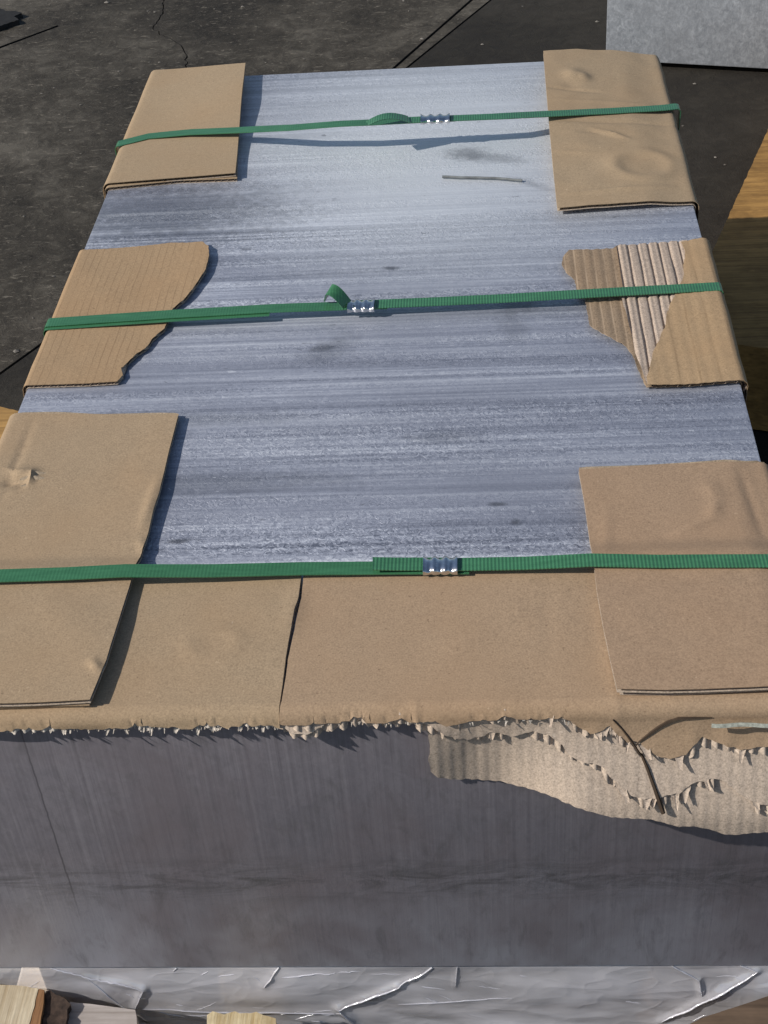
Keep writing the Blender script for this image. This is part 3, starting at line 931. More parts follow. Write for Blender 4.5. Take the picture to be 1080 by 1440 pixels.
fibres(tH, lineA, 110, 0.005, 0.0022, 6, 0.2, 0.414)
fibres(tH, lineA, 30, 0.006, 0.003, 8, 0.414, 0.8)

BEND_FRONT = False
# big near left pad, three plies
E_top = [(0.0144, 0.397), (0.0883, 0.3905), (0.1644, 0.3852), (0.1645, 0.328), (0.1656, 0.2638), (0.1644, 0.2406), (0.1648, 0.2082), (0.1636, 0.1688), (0.1637, 0.1374), (0.1628, 0.0905), (0.1616, 0.0425), (0.1591, 0.0181), (0.1571, 0.0004), (0.121, -0.001), (0.0885, -0.0017), (-0.08, -0.0017), (-0.08, 0.397)]
E_mid = [(0.0147, 0.3969), (0.1623, 0.3854), (0.1613, 0.1458), (0.1589, 0.0515), (0.1557, 0.0001), (0.1197, 0.0002), (0.087, -0.0006), (-0.08, -0.0006), (-0.08, 0.3969)]
E_low = [(0.0147, 0.3981), (0.1601, 0.3855), (0.1593, 0.1488), (0.1543, 0.1015), (0.1525, 0.045), (0.1512, 0.0013), (0.1184, 0.0013), (0.0854, 0.0012), (-0.08, 0.0012), (-0.08, 0.3981)]
tE = pad('largest cardboard pad, folded in plies with a torn scuff, at the near left corner', (0.05, 0.25, TOP))
dE = dents([
    (*(0.0336, 0.2982), 0.011, 0.008, 0.0045, False), (*(0.0303, 0.2845), 0.012, 0.007, -0.0045, False), (*(0.0427, 0.2903), 0.003, 0.010, 0.0045, False), ((0.0204, 0.2765), (0.0399, 0.2883), 0.003, 0.003),
    ((0.0149, 0.3067), (0.0325, 0.2972), 0.0025, 0.002),
    ((0.1619, 0.2869), (0.158, 0.2113), 0.004, 0.0022), ((0.1578, 0.2017), (0.1675, 0.1779), 0.003, 0.0018),
    ((0.0226, 0.3858), (0.0227, 0.2619), 0.0025, -0.0018), ((0.1492, 0.0428), (0.1582, 0.031), 0.003, 0.0035),
    ((0.1221, 0.1257), (0.1558, 0.135), 0.004, 0.0012), ((0.0902, 0.1355), (0.156, 0.0426), 0.02, 0.0010)], 0.0009, 9, 21)
def onstrip(v):
    return 0.0080 * smooth01((y_back + 0.03 - v) / 0.03)
def liftE0(u, v):
    return 0.0001 + onstrip(v)
def liftE1(u, v):
    return 0.0012 + 0.0016 * smooth01((y_back - v) / 0.1) + onstrip(v) + 0.0005 * nz(u * 11, v * 11, 2)
def liftE2(u, v):
    return 0.0026 + 0.0028 * smooth01((y_back - v) / 0.1) + onstrip(v) + 0.001 * smooth01((u - 0.1) / 0.1) + dE(u, v)
lo_ = sheet('lower_ply', E_low, 0.0001, 0.0012, M_KRAFT, tE, liftE0)
mi_ = sheet('middle_ply', E_mid, 0.0003, 0.0013, M_KRAFT, tE, liftE1)
up_ = sheet('top_ply', E_top, 0.0034, 0.0040, M_KRAFT, tE, liftE2, step=0.0036)
flutes('fluting', shiftv(E_top, -0.005), 0.0009, 0.0027, M_INNER_DARK, up_, liftE2, axis='u', trim=0.0006)
sheet('inner_liner', E_top, 0.0000, 0.0007, M_INNER, up_, liftE2)

# near right pad, two layers
F_top = [(0.6922, 0.2851), (0.6529, 0.2839), (0.6159, 0.2825), (0.5788, 0.2802), (0.5378, 0.278), (0.54, 0.2355), (0.5415, 0.1694), (0.5418, 0.1086), (0.544, 0.064), (0.5466, 0.0294), (0.5487, 0.003), (0.5855, 0.0014), (0.6162, 0.0021), (0.657, 0.0032), (0.7596, 0.0032), (0.7596, 0.2851)]
F_low = [(0.6946, 0.2874), (0.6166, 0.2849), (0.5406, 0.2801), (0.5438, 0.1174), (0.5486, 0.0375), (0.5512, 0.0049), (0.5861, 0.0034), (0.6583, 0.0067), (0.7596, 0.0067), (0.7596, 0.2874)]
tF = pad('two-layer cardboard pad with a long curved crease, at the near right corner', (0.62, 0.22, TOP))
dF = dents([
    ((0.6083, 0.1844), (0.6423, 0.2017), 0.0035, 0.0022), ((0.6423, 0.2017), (0.6522, 0.2319), 0.006, 0.0020),
    ((0.6522, 0.2319), (0.6465, 0.2569), 0.008, 0.0015),
    ((0.5478, 0.1137), (0.6774, 0.1305), 0.008, -0.0010), ((0.5592, 0.2261), (0.5507, 0.1524), 0.005, 0.0008),
    ((0.6771, 0.2727), (0.683, 0.1833), 0.003, -0.0016)], 0.0009, 9, 31)
def liftF0(u, v):
    return 0.0005 + onstrip(v)
def liftF1(u, v):
    return 0.0022 + 0.003 * smooth01((WID - 0.004 - u) / 0.03) + onstrip(v) + dF(u, v)
lo_ = sheet('lower_layer', F_low, 0.0036, 0.0042, M_KRAFT_RED, tF, liftF0)
flutes('fluting', shiftv(F_low, -0.005), 0.0008, 0.0034, M_INNER_DARK, lo_, liftF0, axis='u', trim=0.0006)
sheet('inner_liner', F_low, 0.0001, 0.0007, M_INNER, lo_, liftF0)
up_ = sheet('upper_layer', F_top, 0.0034, 0.0040, M_KRAFT_RED, tF, liftF1, step=0.0036)
flutes('fluting', shiftv(F_top, -0.005), 0.0009, 0.0027, M_INNER_DARK, up_, liftF1, axis='u', trim=0.0006)
sheet('inner_liner', F_top, 0.0000, 0.0007, M_INNER, up_, liftF1)

BEND_FRONT = True
# ------------------------------------------------------------------ straps
def ribbon(name, path, width, thick, mat, parent, wdir=(0, 1, 0), label=None, roll=None):
    P = [Vector(p) for p in path]
    n = len(P)
    vs, fs = [], []
    W = Vector(wdir)
    for i, p in enumerate(P):
        t = (P[min(n - 1, i + 1)] - P[max(0, i - 1)]).normalized()
        w = (W - t * W.dot(t)).normalized()
        up = t.cross(w)
        if roll:
            q = Matrix.Rotation(roll[i], 3, t)
            w = q @ w; up = q @ up
        up = up.normalized()
        for a, b in ((-1, 1), (1, 1), (1, 0), (-1, 0)):
            vs.append(p + w * (a * width / 2) - up * (0 if b else thick) )
    for i in range(n - 1):
        for k in range(4):
            a = 4 * i + k; b = 4 * i + (k + 1) % 4
            fs.append([a, b, b + 4, a + 4])
    fs.append([0, 1, 2, 3]); fs.append([4 * n - 1, 4 * n - 2, 4 * n - 3, 4 * n - 4])
    o = mesh_obj(name, vs, fs, mat, parent, 40)
    if label: o['label'] = label
    return o

def seal(parent, c, tdir, length, width, h):
    """crimped zinc clip wrapped round the two strap ends"""
    T_ = Vector(tdir).normalized()
    W = Vector((0, 0, 1)).cross(T_).normalized()
    U = T_.cross(W)
    nl, prof = 28, []
    # profile across: skirt under, side, top, side, skirt
    hw = width / 2 + 0.0012
    pr = [(-hw * 0.5, -0.0004), (-hw, -0.0002), (-hw - 0.0003, h * 0.6), (-hw + 0.0008, h * 0.92), (-hw * 0.5, h * 1.12), (0, h * 1.2), (hw * 0.5, h * 1.12), (hw - 0.0008, h * 0.92), (hw + 0.0003, h * 0.6), (hw, -0.0002), (hw * 0.5, -0.0004)]
    vs, fs = [], []
    for lay in (0, 1):
        for i in range(nl + 1):
            t = i / nl
            cr = sum(math.exp(-((t - q) / 0.07) ** 2) for q in (0.22, 0.5, 0.78))
            for (a, b) in pr:
                edge = abs(a) / hw
                aa = a * (1 - 0.13 * cr * (edge > 0.8))
                bb = b + (0.0012 * math.cos(2 * math.pi * 3 * t) * (0.4 + 0.6 * edge) if b > 0 else 0)
                k = 1 if lay == 0 else 0.86
                p = Vector(c) + T_ * ((t - 0.5) * length) + W * aa * k + U * (bb - (0.0005 if lay else 0) * (1 if b > 0 else -1))
                vs.append(p)
    m = len(pr)
    off = (nl + 1) * m
    for i in range(nl):
        for j in range(m - 1):
            q = i * m + j
            fs.append([q, q + 1, q + m + 1, q + m])
            fs.append([off + q, off + q + m, off + q + m + 1, off + q + 1])
    for j in range(m - 1):
        fs.append([j, off + j, off + j + 1, j + 1])
        q = nl * m + j
        fs.append([q, q + 1, off + q + 1, off + q])
    for i in range(nl):
        a = i * m
        fs.append([a, a + m, off + a + m, off + a])
        b = i * m + m - 1
        fs.append([b, off + b, off + b + m, b + m])
    return mesh_obj('seal', vs, fs, M_SEAL, parent, 50)

def path_over(pts, left=None, right=None, step=0.012, sag=0.0):
    """pts (x, y, h above slab) joined straight; left/right carry the strap down the slab's sides"""
    out = []
    for i in range(len(pts) - 1):
        a, b = Vector(pts[i]), Vector(pts[i + 1])
        k = max(1, int((b - a).length / step))
        for j in range(k):
            out.append(a.lerp(b, j / k))
    out.append(Vector(pts[-1]))
    out = [Vector((p.x, p.y, TOP + p.z + 0.0003 * nz(p.x * 14, p.y * 3, 1))) for p in out]
    def down(p, sgn):
        r = 0.005
        o = []
        for q in range(1, 7):
            th = q / 6 * math.pi / 2
            o.append(Vector((p.x + sgn * r * math.sin(th), p.y, p.z - r + r * math.cos(th))))
        e = o[-1]
        for q in range(1, 9):
            o.append(Vector((e.x - sgn * 0.012 * q / 8, e.y, e.z + (BOT + 0.003 - e.z) * q / 8)))
        return o
    if left:
        out = down(out[0], -1)[::-1] + out
    if right:
        out = out + down(out[-1], 1)
    return out

def strap(label, base):
    return empty('packing_strap', label, 'strap', base, 'green straps round the slab')

SW = 0.0165
# farthest strap
s1L = [(-0.006, 0.9987, 0.0080), (0.03, 1.0141, 0.0095), (0.085, 1.0107, 0.0140), (*(0.1535, 0.9977), 0.0195), (*(0.2226, 0.9745), 0.0300), (*(0.2865, 0.9648), 0.0365), (*(0.428, 0.9685), 0.035)]
s1R = [(*(0.369, 0.9642), 0.0375), (*(0.4807, 0.9711), 0.034), (*(0.543, 0.9909), 0.0255), (*(0.6241, 1.011), 0.0165), (WID - 0.01, 1.0242, 0.0118), (WID + 0.008, 1.0296, 0.0105)]
st1 = strap('farthest green strap, held high above the slab by its two far cardboard pads', (0.35, 1.05, TOP))
ribbon('strand', path_over(s1L, left=True), SW, 0.0009, M_STRAP, st1)
ribbon('strand', path_over(s1R, right=True), SW, 0.0009, M_STRAP_RIB, st1)
c1 = (0.4033, 0.9668)
seal(st1, (c1[0], c1[1], TOP + 0.0335), Vector((1, -0.005, 0)), 0.036, SW, 0.0045)
tl = [Vector((*(0.3751, 0.9656), TOP + 0.0385)) + Vector((-0.004 - 0.05 * t, -0.004 - 0.018 * t, 0.010 * math.sin(t * 2.6))) for t in np.linspace(0, 1, 8)]
ribbon('tail', tl, SW, 0.0009, M_STRAP_RIB, st1)
# middle strap
s2L = [(-0.001, 0.5628, 0.0075), (*(0.1294, 0.5654), 0.0105), (*(0.2347, 0.5681), 0.0115), (*(0.3243, 0.5707), 0.010), (*(0.3578, 0.5712), 0.009)]
s2R = [(*(0.3096, 0.5687), 0.0120), (*(0.3431, 0.5692), 0.0115), (*(0.4726, 0.5729), 0.0105), (*(0.562, 0.5732), 0.0125), (*(0.6415, 0.5812), 0.0095), (WID + 0.001, 0.5865, 0.0075)]
st2 = strap('middle green strap, its short tail folded back in a loop beside the crimped seal', (0.35, 0.7, TOP))
ribbon('strand', path_over(s2L, left=True), SW, 0.0009, M_STRAP, st2)
ribbon('strand', path_over([(p[0], p[1] - 0.006, p[2] - 0.0016) for p in s2L[:3]], left=True), SW * 0.8, 0.0007, M_STRAP, st2)
ribbon('strand', path_over(s2R, right=True), SW, 0.0009, M_STRAP_RIB, st2)
c2 = (0.3306, 0.5669)
seal(st2, (c2[0], c2[1], TOP + 0.0092), Vector((1, -0.02, 0)), 0.028, SW, 0.0045)
a = Vector((*(0.3158, 0.5666), TOP + 0.0128))
loop = [a + Vector((-0.030 * t + 0.010 * max(0, t - .55) * 2, 0.004 * t + 0.010 * t * t, 0.016 * math.sin(t * 3.0))) for t in np.linspace(0, 1, 14)]
ribbon('tail', loop, SW * 0.85, 0.0009, M_STRAP, st2, wdir=(0.45, 0.8, 0.4))
# nearest strap
s3L = [(-0.012, 0.1447 - 0.003, 0.0195), (*(0.1076, 0.1419), 0.0205), (*(0.1581, 0.1428), 0.0215), (*(0.2315, 0.1452), 0.0170), (*(0.3014, 0.1488), 0.0140), (*(0.3833, 0.1488), 0.0125), (*(0.4413, 0.1477), 0.0120)]
s3R = [(*(0.3626, 0.1485), 0.0180), (*(0.3835, 0.1494), 0.0160), (*(0.4066, 0.1498), 0.0150), (*(0.4298, 0.149), 0.0145), (*(0.4874, 0.147), 0.0160), (*(0.5386, 0.1437), 0.0205), (*(0.5949, 0.1406), 0.0200), (WID + 0.004, 0.139, 0.0190)]
st3 = strap('nearest green strap, across the two big near pads with a crimped seal near mid-span', (0.35, 0.2, TOP))
ribbon('strand', path_over(s3L, left=True), 0.0158, 0.0009, M_STRAP, st3)
ribbon('strand', path_over(s3R, right=True), 0.0156, 0.0009, M_STRAP_RIB, st3)
c3 = (0.4177, 0.1484)
seal(st3, (c3[0], c3[1], TOP + 0.0118), Vector((1, -0.004, 0)), 0.028, 0.0160, 0.0045)

# ------------------------------------------------------------------ small loose things on the slab
def tube(path, r, seg=6):
    P = [Vector(p) for p in path]
    vs, fs = [], []
    for i, p in enumerate(P):
        t = (P[min(len(P) - 1, i + 1)] - P[max(0, i - 1)]).normalized()
        a = t.orthogonal().normalized(); b = t.cross(a)
        rr_ = r[i] if isinstance(r, (list, tuple)) else r
        for k in range(seg):
            th = 2 * math.pi * k / seg
            vs.append(p + (a * math.cos(th) + b * math.sin(th)) * rr_)
    for i in range(len(P) - 1):
        for k in range(seg):
            fs.append([i * seg + k, i * seg + (k + 1) % seg, (i + 1) * seg + (k + 1) % seg, (i + 1) * seg + k])
    fs.append(list(range(seg))[::-1]); fs.append([(len(P) - 1) * seg + k for k in range(seg)])
    return vs, fs
tw = [(x, y + 0.0015 * nz(x * 80, y), TOP + 0.0022 + 0.001 * abs(nz(x * 40, 3))) for x, y in dens([(0.4116, 0.8753), (0.4399, 0.8707), (0.4781, 0.8652), (0.4949, 0.8599), (0.5067, 0.8569)], 0.008, False)]
vs, fs = tube(tw, 0.0017)
tag(mesh_obj('metal_sliver', vs, fs, mat_plain('sliver_grey', (0.16, 0.17, 0.17), 0.6, 0.4), None, 50, loc=tw[0]), 'thin dark grey sliver lying on the bare slab near the far right pad', 'sliver')

def on_front(px):
    return px
pw = [(0.6156, -0.0015), (0.6218, -0.0015), (0.6337, -0.0015), (0.6467, -0.0015), (0.6596, -0.0024)]
st = [Vector(fold_map(u, v, 0.0125 + 0.0006 * math.sin(i * 0.8))) for i, (u, v) in enumerate(dens(pw, 0.005, False))]
st = [p + Vector((0, -0.004, 0.0)) for p in st]
tag(ribbon('plastic_strip', st, 0.0030, 0.0008, mat_plain('pale_plastic', (0.36, 0.37, 0.31), 0.25, 0, 300, 0.5), None, wdir=(0, 0.6, 0.8)), 'pale see-through plastic strip over the torn front edge at the right', 'plastic strip')
tear = [(0.5607, -0.0247), (0.5642, -0.0209), (0.5708, -0.0157), (0.5783, -0.0097), (0.5857, -0.0046), (0.5932, -0.0015), (0.6007, -0.0015), (0.6082, -0.0015), (0.6169, -0.0015)]
tr_ = [fold_map(u, v, 0.0086 + liftH(u, v)) for u, v in dens(tear, 0.004, False)]
vs, fs = tube(tr_, [0.0004 + 0.0010 * math.sin(math.pi * i / (len(tr_) - 1)) for i in range(len(tr_))], 5)
M_TEAR_LINE = mat_plain('dark_tear_line', (0.06, 0.038, 0.022), 0.8)  # dark tubes stand in for a tear and a crack in the cardboard
tag(mesh_obj('tear_line', vs, fs, M_TEAR_LINE, None, 50, loc=tr_[0]), 'thin brown tube drawn for the tear arching across the cardboard above the torn flap', 'tear line')
sp = [(0.5452, -0.0015), (0.5517, -0.0098), (0.5583, -0.0192), (0.5649, -0.0286), (0.5707, -0.0413), (0.5768, -0.0573), (0.5824, -0.0737)]
sp3 = [fold_map(u, v, (0.0088 if v > -0.03 else 0.0052) + liftH(u, v)) for u, v in dens(sp, 0.004, False)]
vs, fs = tube(sp3, [0.0005 + 0.0014 * i / len(sp3) for i in range(len(sp3))], 5)
tag(mesh_obj('tear_line', vs, fs, M_TEAR_LINE, None, 50, loc=sp3[0]), 'dark tube drawn for the crack slanting down the torn flap', 'tear line')

# ------------------------------------------------------------------ pallet, film, dunnage
tP = empty('pallet', 'pale wooden pallet wrapped in clear film underneath the big slab', 'pallet', (WID / 2, LEN / 2, 0.0))
def board(name, lo, hi, parent, mat=M_PALLET):
    return bevel_box(name, lo, hi, mat, parent, 0.003, 1)
zt = BOT - 0.0015
for k, y in enumerate((0.016, 0.22, 0.45, 0.68, 0.91, 1.12)):
    board('deck_board', (-0.02 + 0.004 * (k % 2), y, zt - 0.022), (WID + 0.025, y + 0.10, zt), tP)
for x in (0.03, 0.31, 0.59):
    board('stringer', (x, 0.022, 0.030), (x + 0.10, LEN - 0.01, zt - 0.0225), tP)
for y in (0.02, 0.56, 1.1):
    board('bottom_board', (-0.02, y, 0.006), (WID + 0.02, y + 0.10, 0.0295), tP)
board('spacer_plank', (0.20, 0.006, 0.082), (0.52, 0.0155, 0.124), tP)
board('spacer_plank', (-0.02, 0.002, 0.035), (0.72, 0.0145, 0.078), tP)

FOLDS = [  # ((x, z), (x, z), width, height) of the film's folds
    [((0.0189, 0.1565), (0.1355, 0.1228), 0.0022, 0.007), ((0.1355, 0.1228), (0.1201, 0.091), 0.002, 0.006), ((0.086, 0.1364), (0.1313, 0.0793), 0.003, 0.004), ((0.3103, 0.0964), (0.3667, 0.1244), 0.0022, 0.007), ((0.3667, 0.1244), (0.4235, 0.1631), 0.002, 0.006), ((0.3103, 0.0964), (0.3246, 0.0734), 0.003, 0.007), ((0.4216, 0.161), (0.4172, 0.1242), 0.0015, 0.004), ((0.587, 0.1601), (0.6313, 0.1322), 0.002, 0.007), ((0.6313, 0.1322), (0.6345, 0.1126), 0.0015, 0.005), ((0.6231, 0.1642), (0.6811, 0.1417), 0.002, 0.006), ((0.6811, 0.1417), (0.6003, 0.0791), 0.002, 0.007), ((0.3652, 0.0998), (0.4673, 0.1108), 0.0016, 0.0015), ((0.131, 0.0967), (0.3063, 0.0885), 0.0018, 0.0035), ((0.1644, 0.1416), (0.1763, 0.1558), 0.0025, 0.005), ((0.2456, 0.1247), (0.2646, 0.1521), 0.0022, 0.004), ((0.471, 0.165), (0.4769, 0.1404), 0.0016, 0.003), ((0.2628, 0.1357), (0.3109, 0.1399), 0.002, 0.0015)]][0]

def build_film():
    nx, ns = 420, 60
    X = np.linspace(-0.06, WID + 0.10, nx + 1)
    vs, fs = [], []
    for x in X:
        for j in range(ns + 1):
            s = j / ns
            if s < 0.12:
                t = s / 0.12
                y = 0.03 - 0.027 * t; z = BOT - 0.0007 - 0.001 * t
            else:
                t = (s - 0.12) / 0.88
                low = 0.115 - 0.07 * smooth01((x - 0.60) / 0.10)
                z = BOT - 0.0017 - low * t
                k = min(1, t * 5)
                y = 0.003 - 0.013 * math.sin(t * 1.7)
                y -= k * (0.005 * nz(x * 5, z * 12, 6) + 0.0006 * nz(x * 45, z * 60, 4) + 0.0016 * abs(nz(x * 14 + z * 30, z * 40, 2)))
                for (a, b), (c, d), wd, ht in FOLDS:
                    ex, ez = c - a, d - b
                    q = max(0, min(1, ((x - a) * ex + (z - b) * ez) / (ex * ex + ez * ez)))
                    r = math.hypot(x - a - q * ex, z - b - q * ez) / wd
                    if r < 4:
                        y -= 0.45 * k * ht * math.exp(-(r * 0.6) ** 2) * (0.4 + 0.6 * math.sin(math.pi * (0.1 + 0.8 * q)))
            vs.append((x, y, z))
    grid = np.array(vs)
    for i in range(nx):
        for j in range(ns):
            a = i * (ns + 1) + j
            fs.append([a, a + 1, a + ns + 2, a + ns + 1])
    o = mesh_obj('plastic_film', vs, fs, M_FILM, None, 0, loc=(WID / 2, 0, BOT))
    o.data.polygons.foreach_set('use_smooth', [True] * len(o.data.polygons))
    r_ = random.Random(12)
    # doubled-over creases: thin rounded lips of the film standing proud along the folds
    segs = [(p, q, 0.0009 * (0.6 + ht * 110)) for p, q, wd, ht in FOLDS]
    for kk in range(50):
        x = r_.uniform(-0.0, WID + 0.02); z = r_.uniform(0.055, 0.142)
        an = r_.uniform(-0.9, 0.9); ln = r_.uniform(0.006, 0.028)
        segs.append(((x, z), (x + ln * math.cos(an), z + ln * math.sin(an) * 0.7), r_.uniform(0.00025, 0.0006)))
    cv, cf = [], []
    for p, q, rad in segs:
        n = max(4, int(math.hypot(q[0] - p[0], q[1] - p[1]) / 0.003))
        path, rads = [], []
        wob = r_.uniform(0, 50)
        for i in range(n + 1):
            t = i / n
            x = p[0] + (q[0] - p[0]) * t; z = p[1] + (q[1] - p[1]) * t + 0.0016 * nz(t * 4, wob)
            if z > BOT - 0.003 or z < BOT - 0.0015 - (0.115 - 0.07 * smooth01((x - 0.60) / 0.10)): continue
            m = np.argmin((grid[:, 0] - x) ** 2 + (grid[:, 2] - z) ** 2 + (grid[:, 1] > 0.006) * 1.0)
            path.append((x, grid[m, 1] - rad * 0.35, z))
            rads.append(rad * (0.25 + 0.75 * math.sin(math.pi * min(1, max(0, t))) ** 0.7) * (0.8 + 0.4 * nz(t * 9, wob + 3)))
        if len(path) > 2:
            v_, f_ = tube(path, rads, 8)
            cf += [[i + len(cv) for i in f] for f in f_]
            cv += list(v_)
    cr = mesh_obj('crease', cv, cf, M_FILM_FOLD, o, 60)
    cr['kind'] = 'stuff'
    WLOC[o.name] = Vector((WID / 2, 0, BOT))
    tag(o, 'crumpled clear plastic film hanging from under the slab over the pallet', 'plastic film')
build_film()

# log offcut at lower left: sawn face with orange rim and bark
tO = empty('log_offcut', 'sawn log offcut with dark bark on its right side, lower left', 'offcut', (0.02, -0.05, 0.0))
def prism(name, top, z0, z1, mat, parent=None, jag=0.0, loc=None, tilt=0.0):
    pl = dens(top, 0.008)
    n = len(pl)
    vs = [(x + jag * nz(x * 200, y * 200), y + jag * nz(x * 200, y * 200, 5), z1 + tilt * (x - top[0][0]) + jag * nz(x * 150, y * 150, 8)) for x, y in pl]
    vs += [(x, y, z0) for x, y in pl]
    g = []
    P = np.array(pl)
    gx, gy = np.meshgrid(np.arange(P[:, 0].min(), P[:, 0].max(), 0.008), np.arange(P[:, 1].min(), P[:, 1].max(), 0.008))
    q = np.stack([gx.ravel(), gy.ravel()], 1)
    q = q[inside(pl, q)]
    if len(q): q = q[dist_seg(pl, q) > 0.003]
    v2, e2, f2, *_r = delaunay_2d_cdt([Vector(p) for p in pl] + [Vector(p) for p in q], [], [list(range(n))], 1, 1e-7)
    vs = []
    m = len(v2)
    for p in v2:
        x, y = p
        vs.append((x + jag * nz(x * 200, y * 200), y + jag * nz(x * 200, y * 200, 5), z1 + tilt * (x - top[0][0]) + jag * nz(x * 150, y * 150, 8)))
    fs = [list(f) for f in f2]
    cnt = {}
    for f in f2:
        for i in range(len(f)):
            a_, b_ = f[i], f[(i + 1) % len(f)]
            k = (min(a_, b_), max(a_, b_))
            cnt[k] = None if k in cnt else (a_, b_)
    low = {}
    nlev = 6
    for k, ab in cnt.items():
        if ab:
            for i in ab:
                if i not in low:
                    low[i] = [i]
                    x, y = v2[i]
                    for L in range(1, nlev + 1):
                        zz = vs[i][2] + (z0 - vs[i][2]) * L / nlev
                        low[i].append(len(vs))
                        vs.append((x + jag * nz(x * 200, y * 200, zz * 150), y + jag * nz(x * 200, y * 200, 5 + zz * 150), zz))
            for L in range(nlev):
                fs.append([low[ab[1]][L], low[ab[0]][L], low[ab[0]][L + 1], low[ab[1]][L + 1]])
    return mesh_obj(name, vs, fs, mat, parent, 35, loc=loc)

o1 = [(-0.0203, -0.004), (0.0073, -0.0092), (0.0272, -0.01), (0.0435, -0.013), (0.0438, -0.0309), (0.0435, -0.052), (0.0466, -0.0758), (-0.0076, -0.0759)]
prism('sawn_wood', o1, 0.0, 0.138, M_PINE, tO, 0.0008)
o2 = [(0.044, -0.0126), (0.0489, -0.0141), (0.0521, -0.0341), (0.0531, -0.0551), (0.0552, -0.0755), (0.047, -0.0755), (0.044, -0.0516), (0.0442, -0.0306)]
prism('inner_bark', o2, 0.0, 0.1375, mat_wood('bark_orange', (0.36, 0.19, 0.09), (0.18, 0.09, 0.04), 1), tO, 0.0012)
o3 = [(0.0476, -0.0118), (0.0547, -0.014), (0.0633, -0.0176), (0.0734, -0.0255), (0.0736, -0.0355), (0.0727, -0.0495), (0.0741, -0.0734), (0.0546, -0.0734), (0.0524, -0.0529), (0.0515, -0.0319)]
prism('bark', o3, 0.0, 0.133, M_BARK, tO, 0.004)
o4 = [(0.0707, -0.0183), (0.092, -0.0205), (0.1319, -0.0263), (0.1417, -0.0612), (0.0746, -0.0612)]
tag(prism('wood_block', o4, 0.0, 0.125, mat_wood('pale_grey_wood', (0.46, 0.41, 0.38), (0.30, 0.26, 0.23), 0), None, 0.0006, loc=(*o4[0], 0)), 'pale grey wood block right beside the bark-edged offcut', 'wood block')
o5 = [(0.1991, -0.0364), (0.2043, -0.0329), (0.2141, -0.0351), (0.2233, -0.0323), (0.233, -0.0344), (0.2424, -0.0337), (0.2606, -0.0386), (0.2623, -0.0687), (0.2041, -0.0687)]
tag(prism('wood_block', o5, 0.0, 0.132, mat_wood('yellow_wood', (0.66, 0.56, 0.36), (0.40, 0.29, 0.14), 1, 2.2), None, 0.0018, loc=(*o5[0], 0)), 'small yellowish splintered wood block in front of the film', 'wood block')
o6 = [(0.6003, -0.0489), (0.6293, -0.0333), (0.6645, -0.0209), (0.7, -0.0083), (0.7527, -0.0042), (0.7381, -0.0785), (0.597, -0.0787)]
tag(prism('timber_beam', o6, 0.0, 0.122, M_BROWN, None, 0.0008, loc=(*o6[0], 0)), 'dark brown timber below the film at the lower right corner', 'timber')

# timber to the right, half in the slab's shade
zt2 = 0.143
q1 = [(0.8441, 1.3669), (0.9602, 1.6909)]
d1 = (Vector(q1[1]) - Vector(q1[0])).normalized()
n1 = [(0.7924, 1.0081), (0.8482, 0.9899)]
base = Vector(q1[0])
e0 = Vector(n1[0]); e1 = Vector(n1[1]); ed = (e1 - e0).normalized()
# corner where the near end meets the left edge
a_ = np.array([[d1.x, -ed.x], [d1.y, -ed.y]]); t_ = np.linalg.solve(a_, np.array([e0.x - base.x, e0.y - base.y]))
cor = base + d1 * float(t_[0])
tmb = [tuple(cor), tuple(cor + ed * 0.55), tuple(cor + ed * 0.55 + d1 * 1.3), tuple(cor + d1 * 1.3)]
TIMB = [tuple(p) for p in tmb]
zlo = 0.004
tag(prism('timber_beam', TIMB, zlo, zt2, mat_wood('amber_timber', (0.42, 0.235, 0.075), (0.17, 0.09, 0.03), 0, 1.0), None, 0.0015, loc=(*TIMB[0], 0)), 'thick amber timber right of the slab, half in its shadow', 'timber')

# orange wood seen left of the near left pad
o7 = [(-0.219, 0.972), (-0.2353, 0.9782), (-0.3227, 1.0104), (-0.3878, 0.873), (-0.3109, 0.6268), (-0.1848, 0.6784), (-0.1977, 0.7835)]
tag(prism('timber_beam', o7[::-1], 0.0, 0.09, M_ORANGE, None, 0.001, loc=(*o7[0], 0)), 'orange brown timber poking out beside the near left pad', 'timber')

# ------------------------------------------------------------------ second metal block behind, at the upper right
def mat_rough_metal():
    M = NT('mottled_metal')
    a_ = M.noise(55, 5, 0.7, 0.8)
    b_ = M.noise((150, 150, 90), 4, 0.7, 1.0)
    c_ = M.noise(8, 3, 0.6)
    v = M.math('ADD', M.math('MULTIPLY', a_, 0.5), M.math('MULTIPLY', b_, 0.5))
    col = M.ramp(v, [(0.32, (0.22, 0.24, 0.265)), (0.5, (0.36, 0.385, 0.42)), (0.68, (0.56, 0.595, 0.635))])
    col = M.mix(M.ramp(c_, [(0.4, 0.0), (0.7, 0.4)]), col, (0.30, 0.31, 0.33))
    return M.set(color=col, rough=0.6, metal=0.35, normal=M.bump(v, 0.5, 0.0015))
M_ROUGHMETAL = mat_rough_metal()
b0 = Vector((0.7316, 2.3577)); b1 = Vector((1.0659, 2.2669))
ang = math.atan2((b1 - b0).y, (b1 - b0).x)
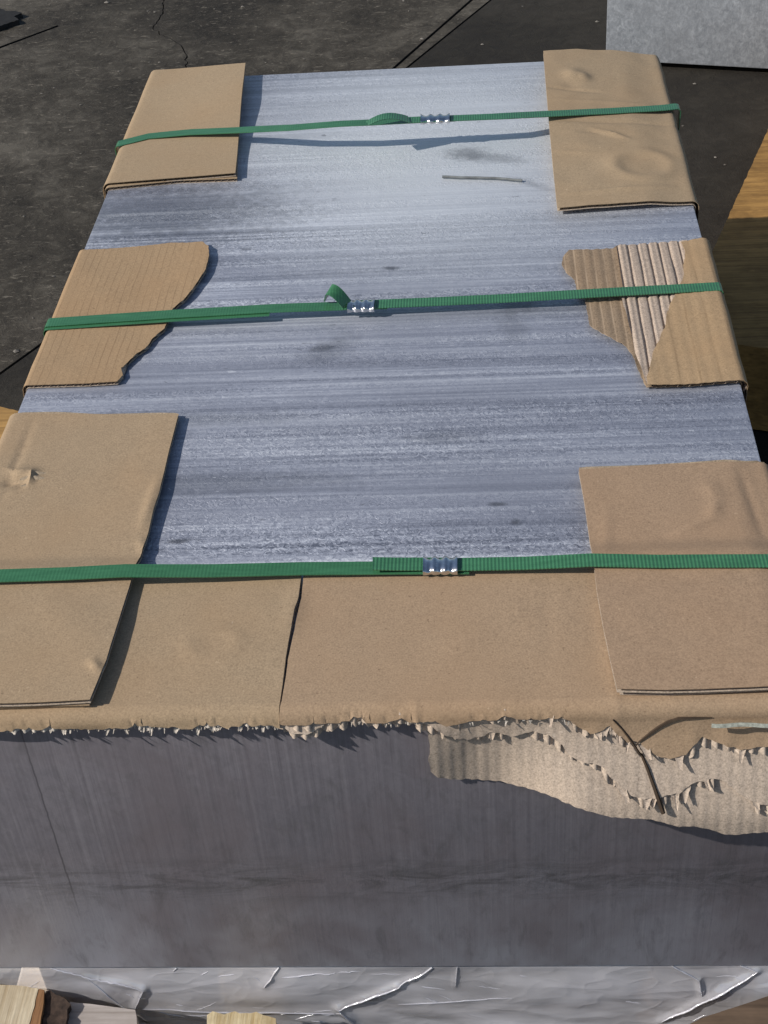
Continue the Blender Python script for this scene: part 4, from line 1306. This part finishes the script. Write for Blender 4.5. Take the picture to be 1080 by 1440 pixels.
blk = bevel_box('metal_block', (b0.x, b0.y, 0.012), (b0.x + 0.95, b0.y + 0.8, 0.34), M_ROUGHMETAL, None, 0.004, 2, rotz=ang, piv=(b0.x, b0.y, 0), label='light grey mottled metal block standing on the ground behind, upper right', cat='metal block')
for t, where in ((0.12, 'left end'), (0.7, 'right end')):
    p = b0 + Vector((math.cos(ang), math.sin(ang))) * t + Vector((-math.sin(ang), math.cos(ang))) * 0.03
    bevel_box('support_batten', (p.x, p.y, 0.0), (p.x + 0.06, p.y + 0.7, 0.0117), M_BROWN, None, 0.001, 1, rotz=ang, piv=(p.x, p.y, 0), label='thin wooden batten under the ' + where + ' of the mottled metal block', cat='batten', group='battens under the metal block')

# ------------------------------------------------------------------ scraps on the ground
sc = [(-0.8057, 2.9086), (-0.7431, 2.8798), (-0.7179, 2.8517), (-0.6965, 2.8536), (-0.676, 2.8361), (-0.6905, 2.8139), (-0.6716, 2.7873), (-0.6946, 2.7714), (-0.7108, 2.7501), (-0.7562, 2.7189)]
tag(prism('rubber_scrap', sc[::-1], 0.0, 0.012, M_BLACK, None, 0.002, loc=(*sc[0], 0)), 'jagged black scrap on the ground at the far upper left', 'scrap')
def ground_chips():
    r = random.Random(4)
    vs, fs = [], []
    for k in range(170):
        x = r.uniform(-0.75, 1.1); y = r.uniform(1.2, 2.95)
        if 0 < x < WID and y < LEN + 0.02: continue
        s = r.uniform(0.0015, 0.005) * (1.6 if r.random() < 0.08 else 1)
        b = len(vs)
        a0 = r.uniform(0, 6.28)
        for i in range(5):
            th = a0 + i * 6.283 / 5
            vs.append((x + s * math.cos(th) * r.uniform(0.6, 1.3), y + s * math.sin(th) * r.uniform(0.5, 1.0), 0.001))
        vs.append((x, y, 0.001 + s * r.uniform(0.3, 0.7)))
        for i in range(5):
            fs.append([b + i, b + (i + 1) % 5, b + 5])
    o = mesh_obj('grit', vs, fs, mat_plain('grit', (0.17, 0.155, 0.135), 0.9, 0, 25, 0.6), None, 0, loc=(0, 1.2, 0))
    tag(o, 'pale grit and chips scattered over the yard ground', kind='stuff')
ground_chips()
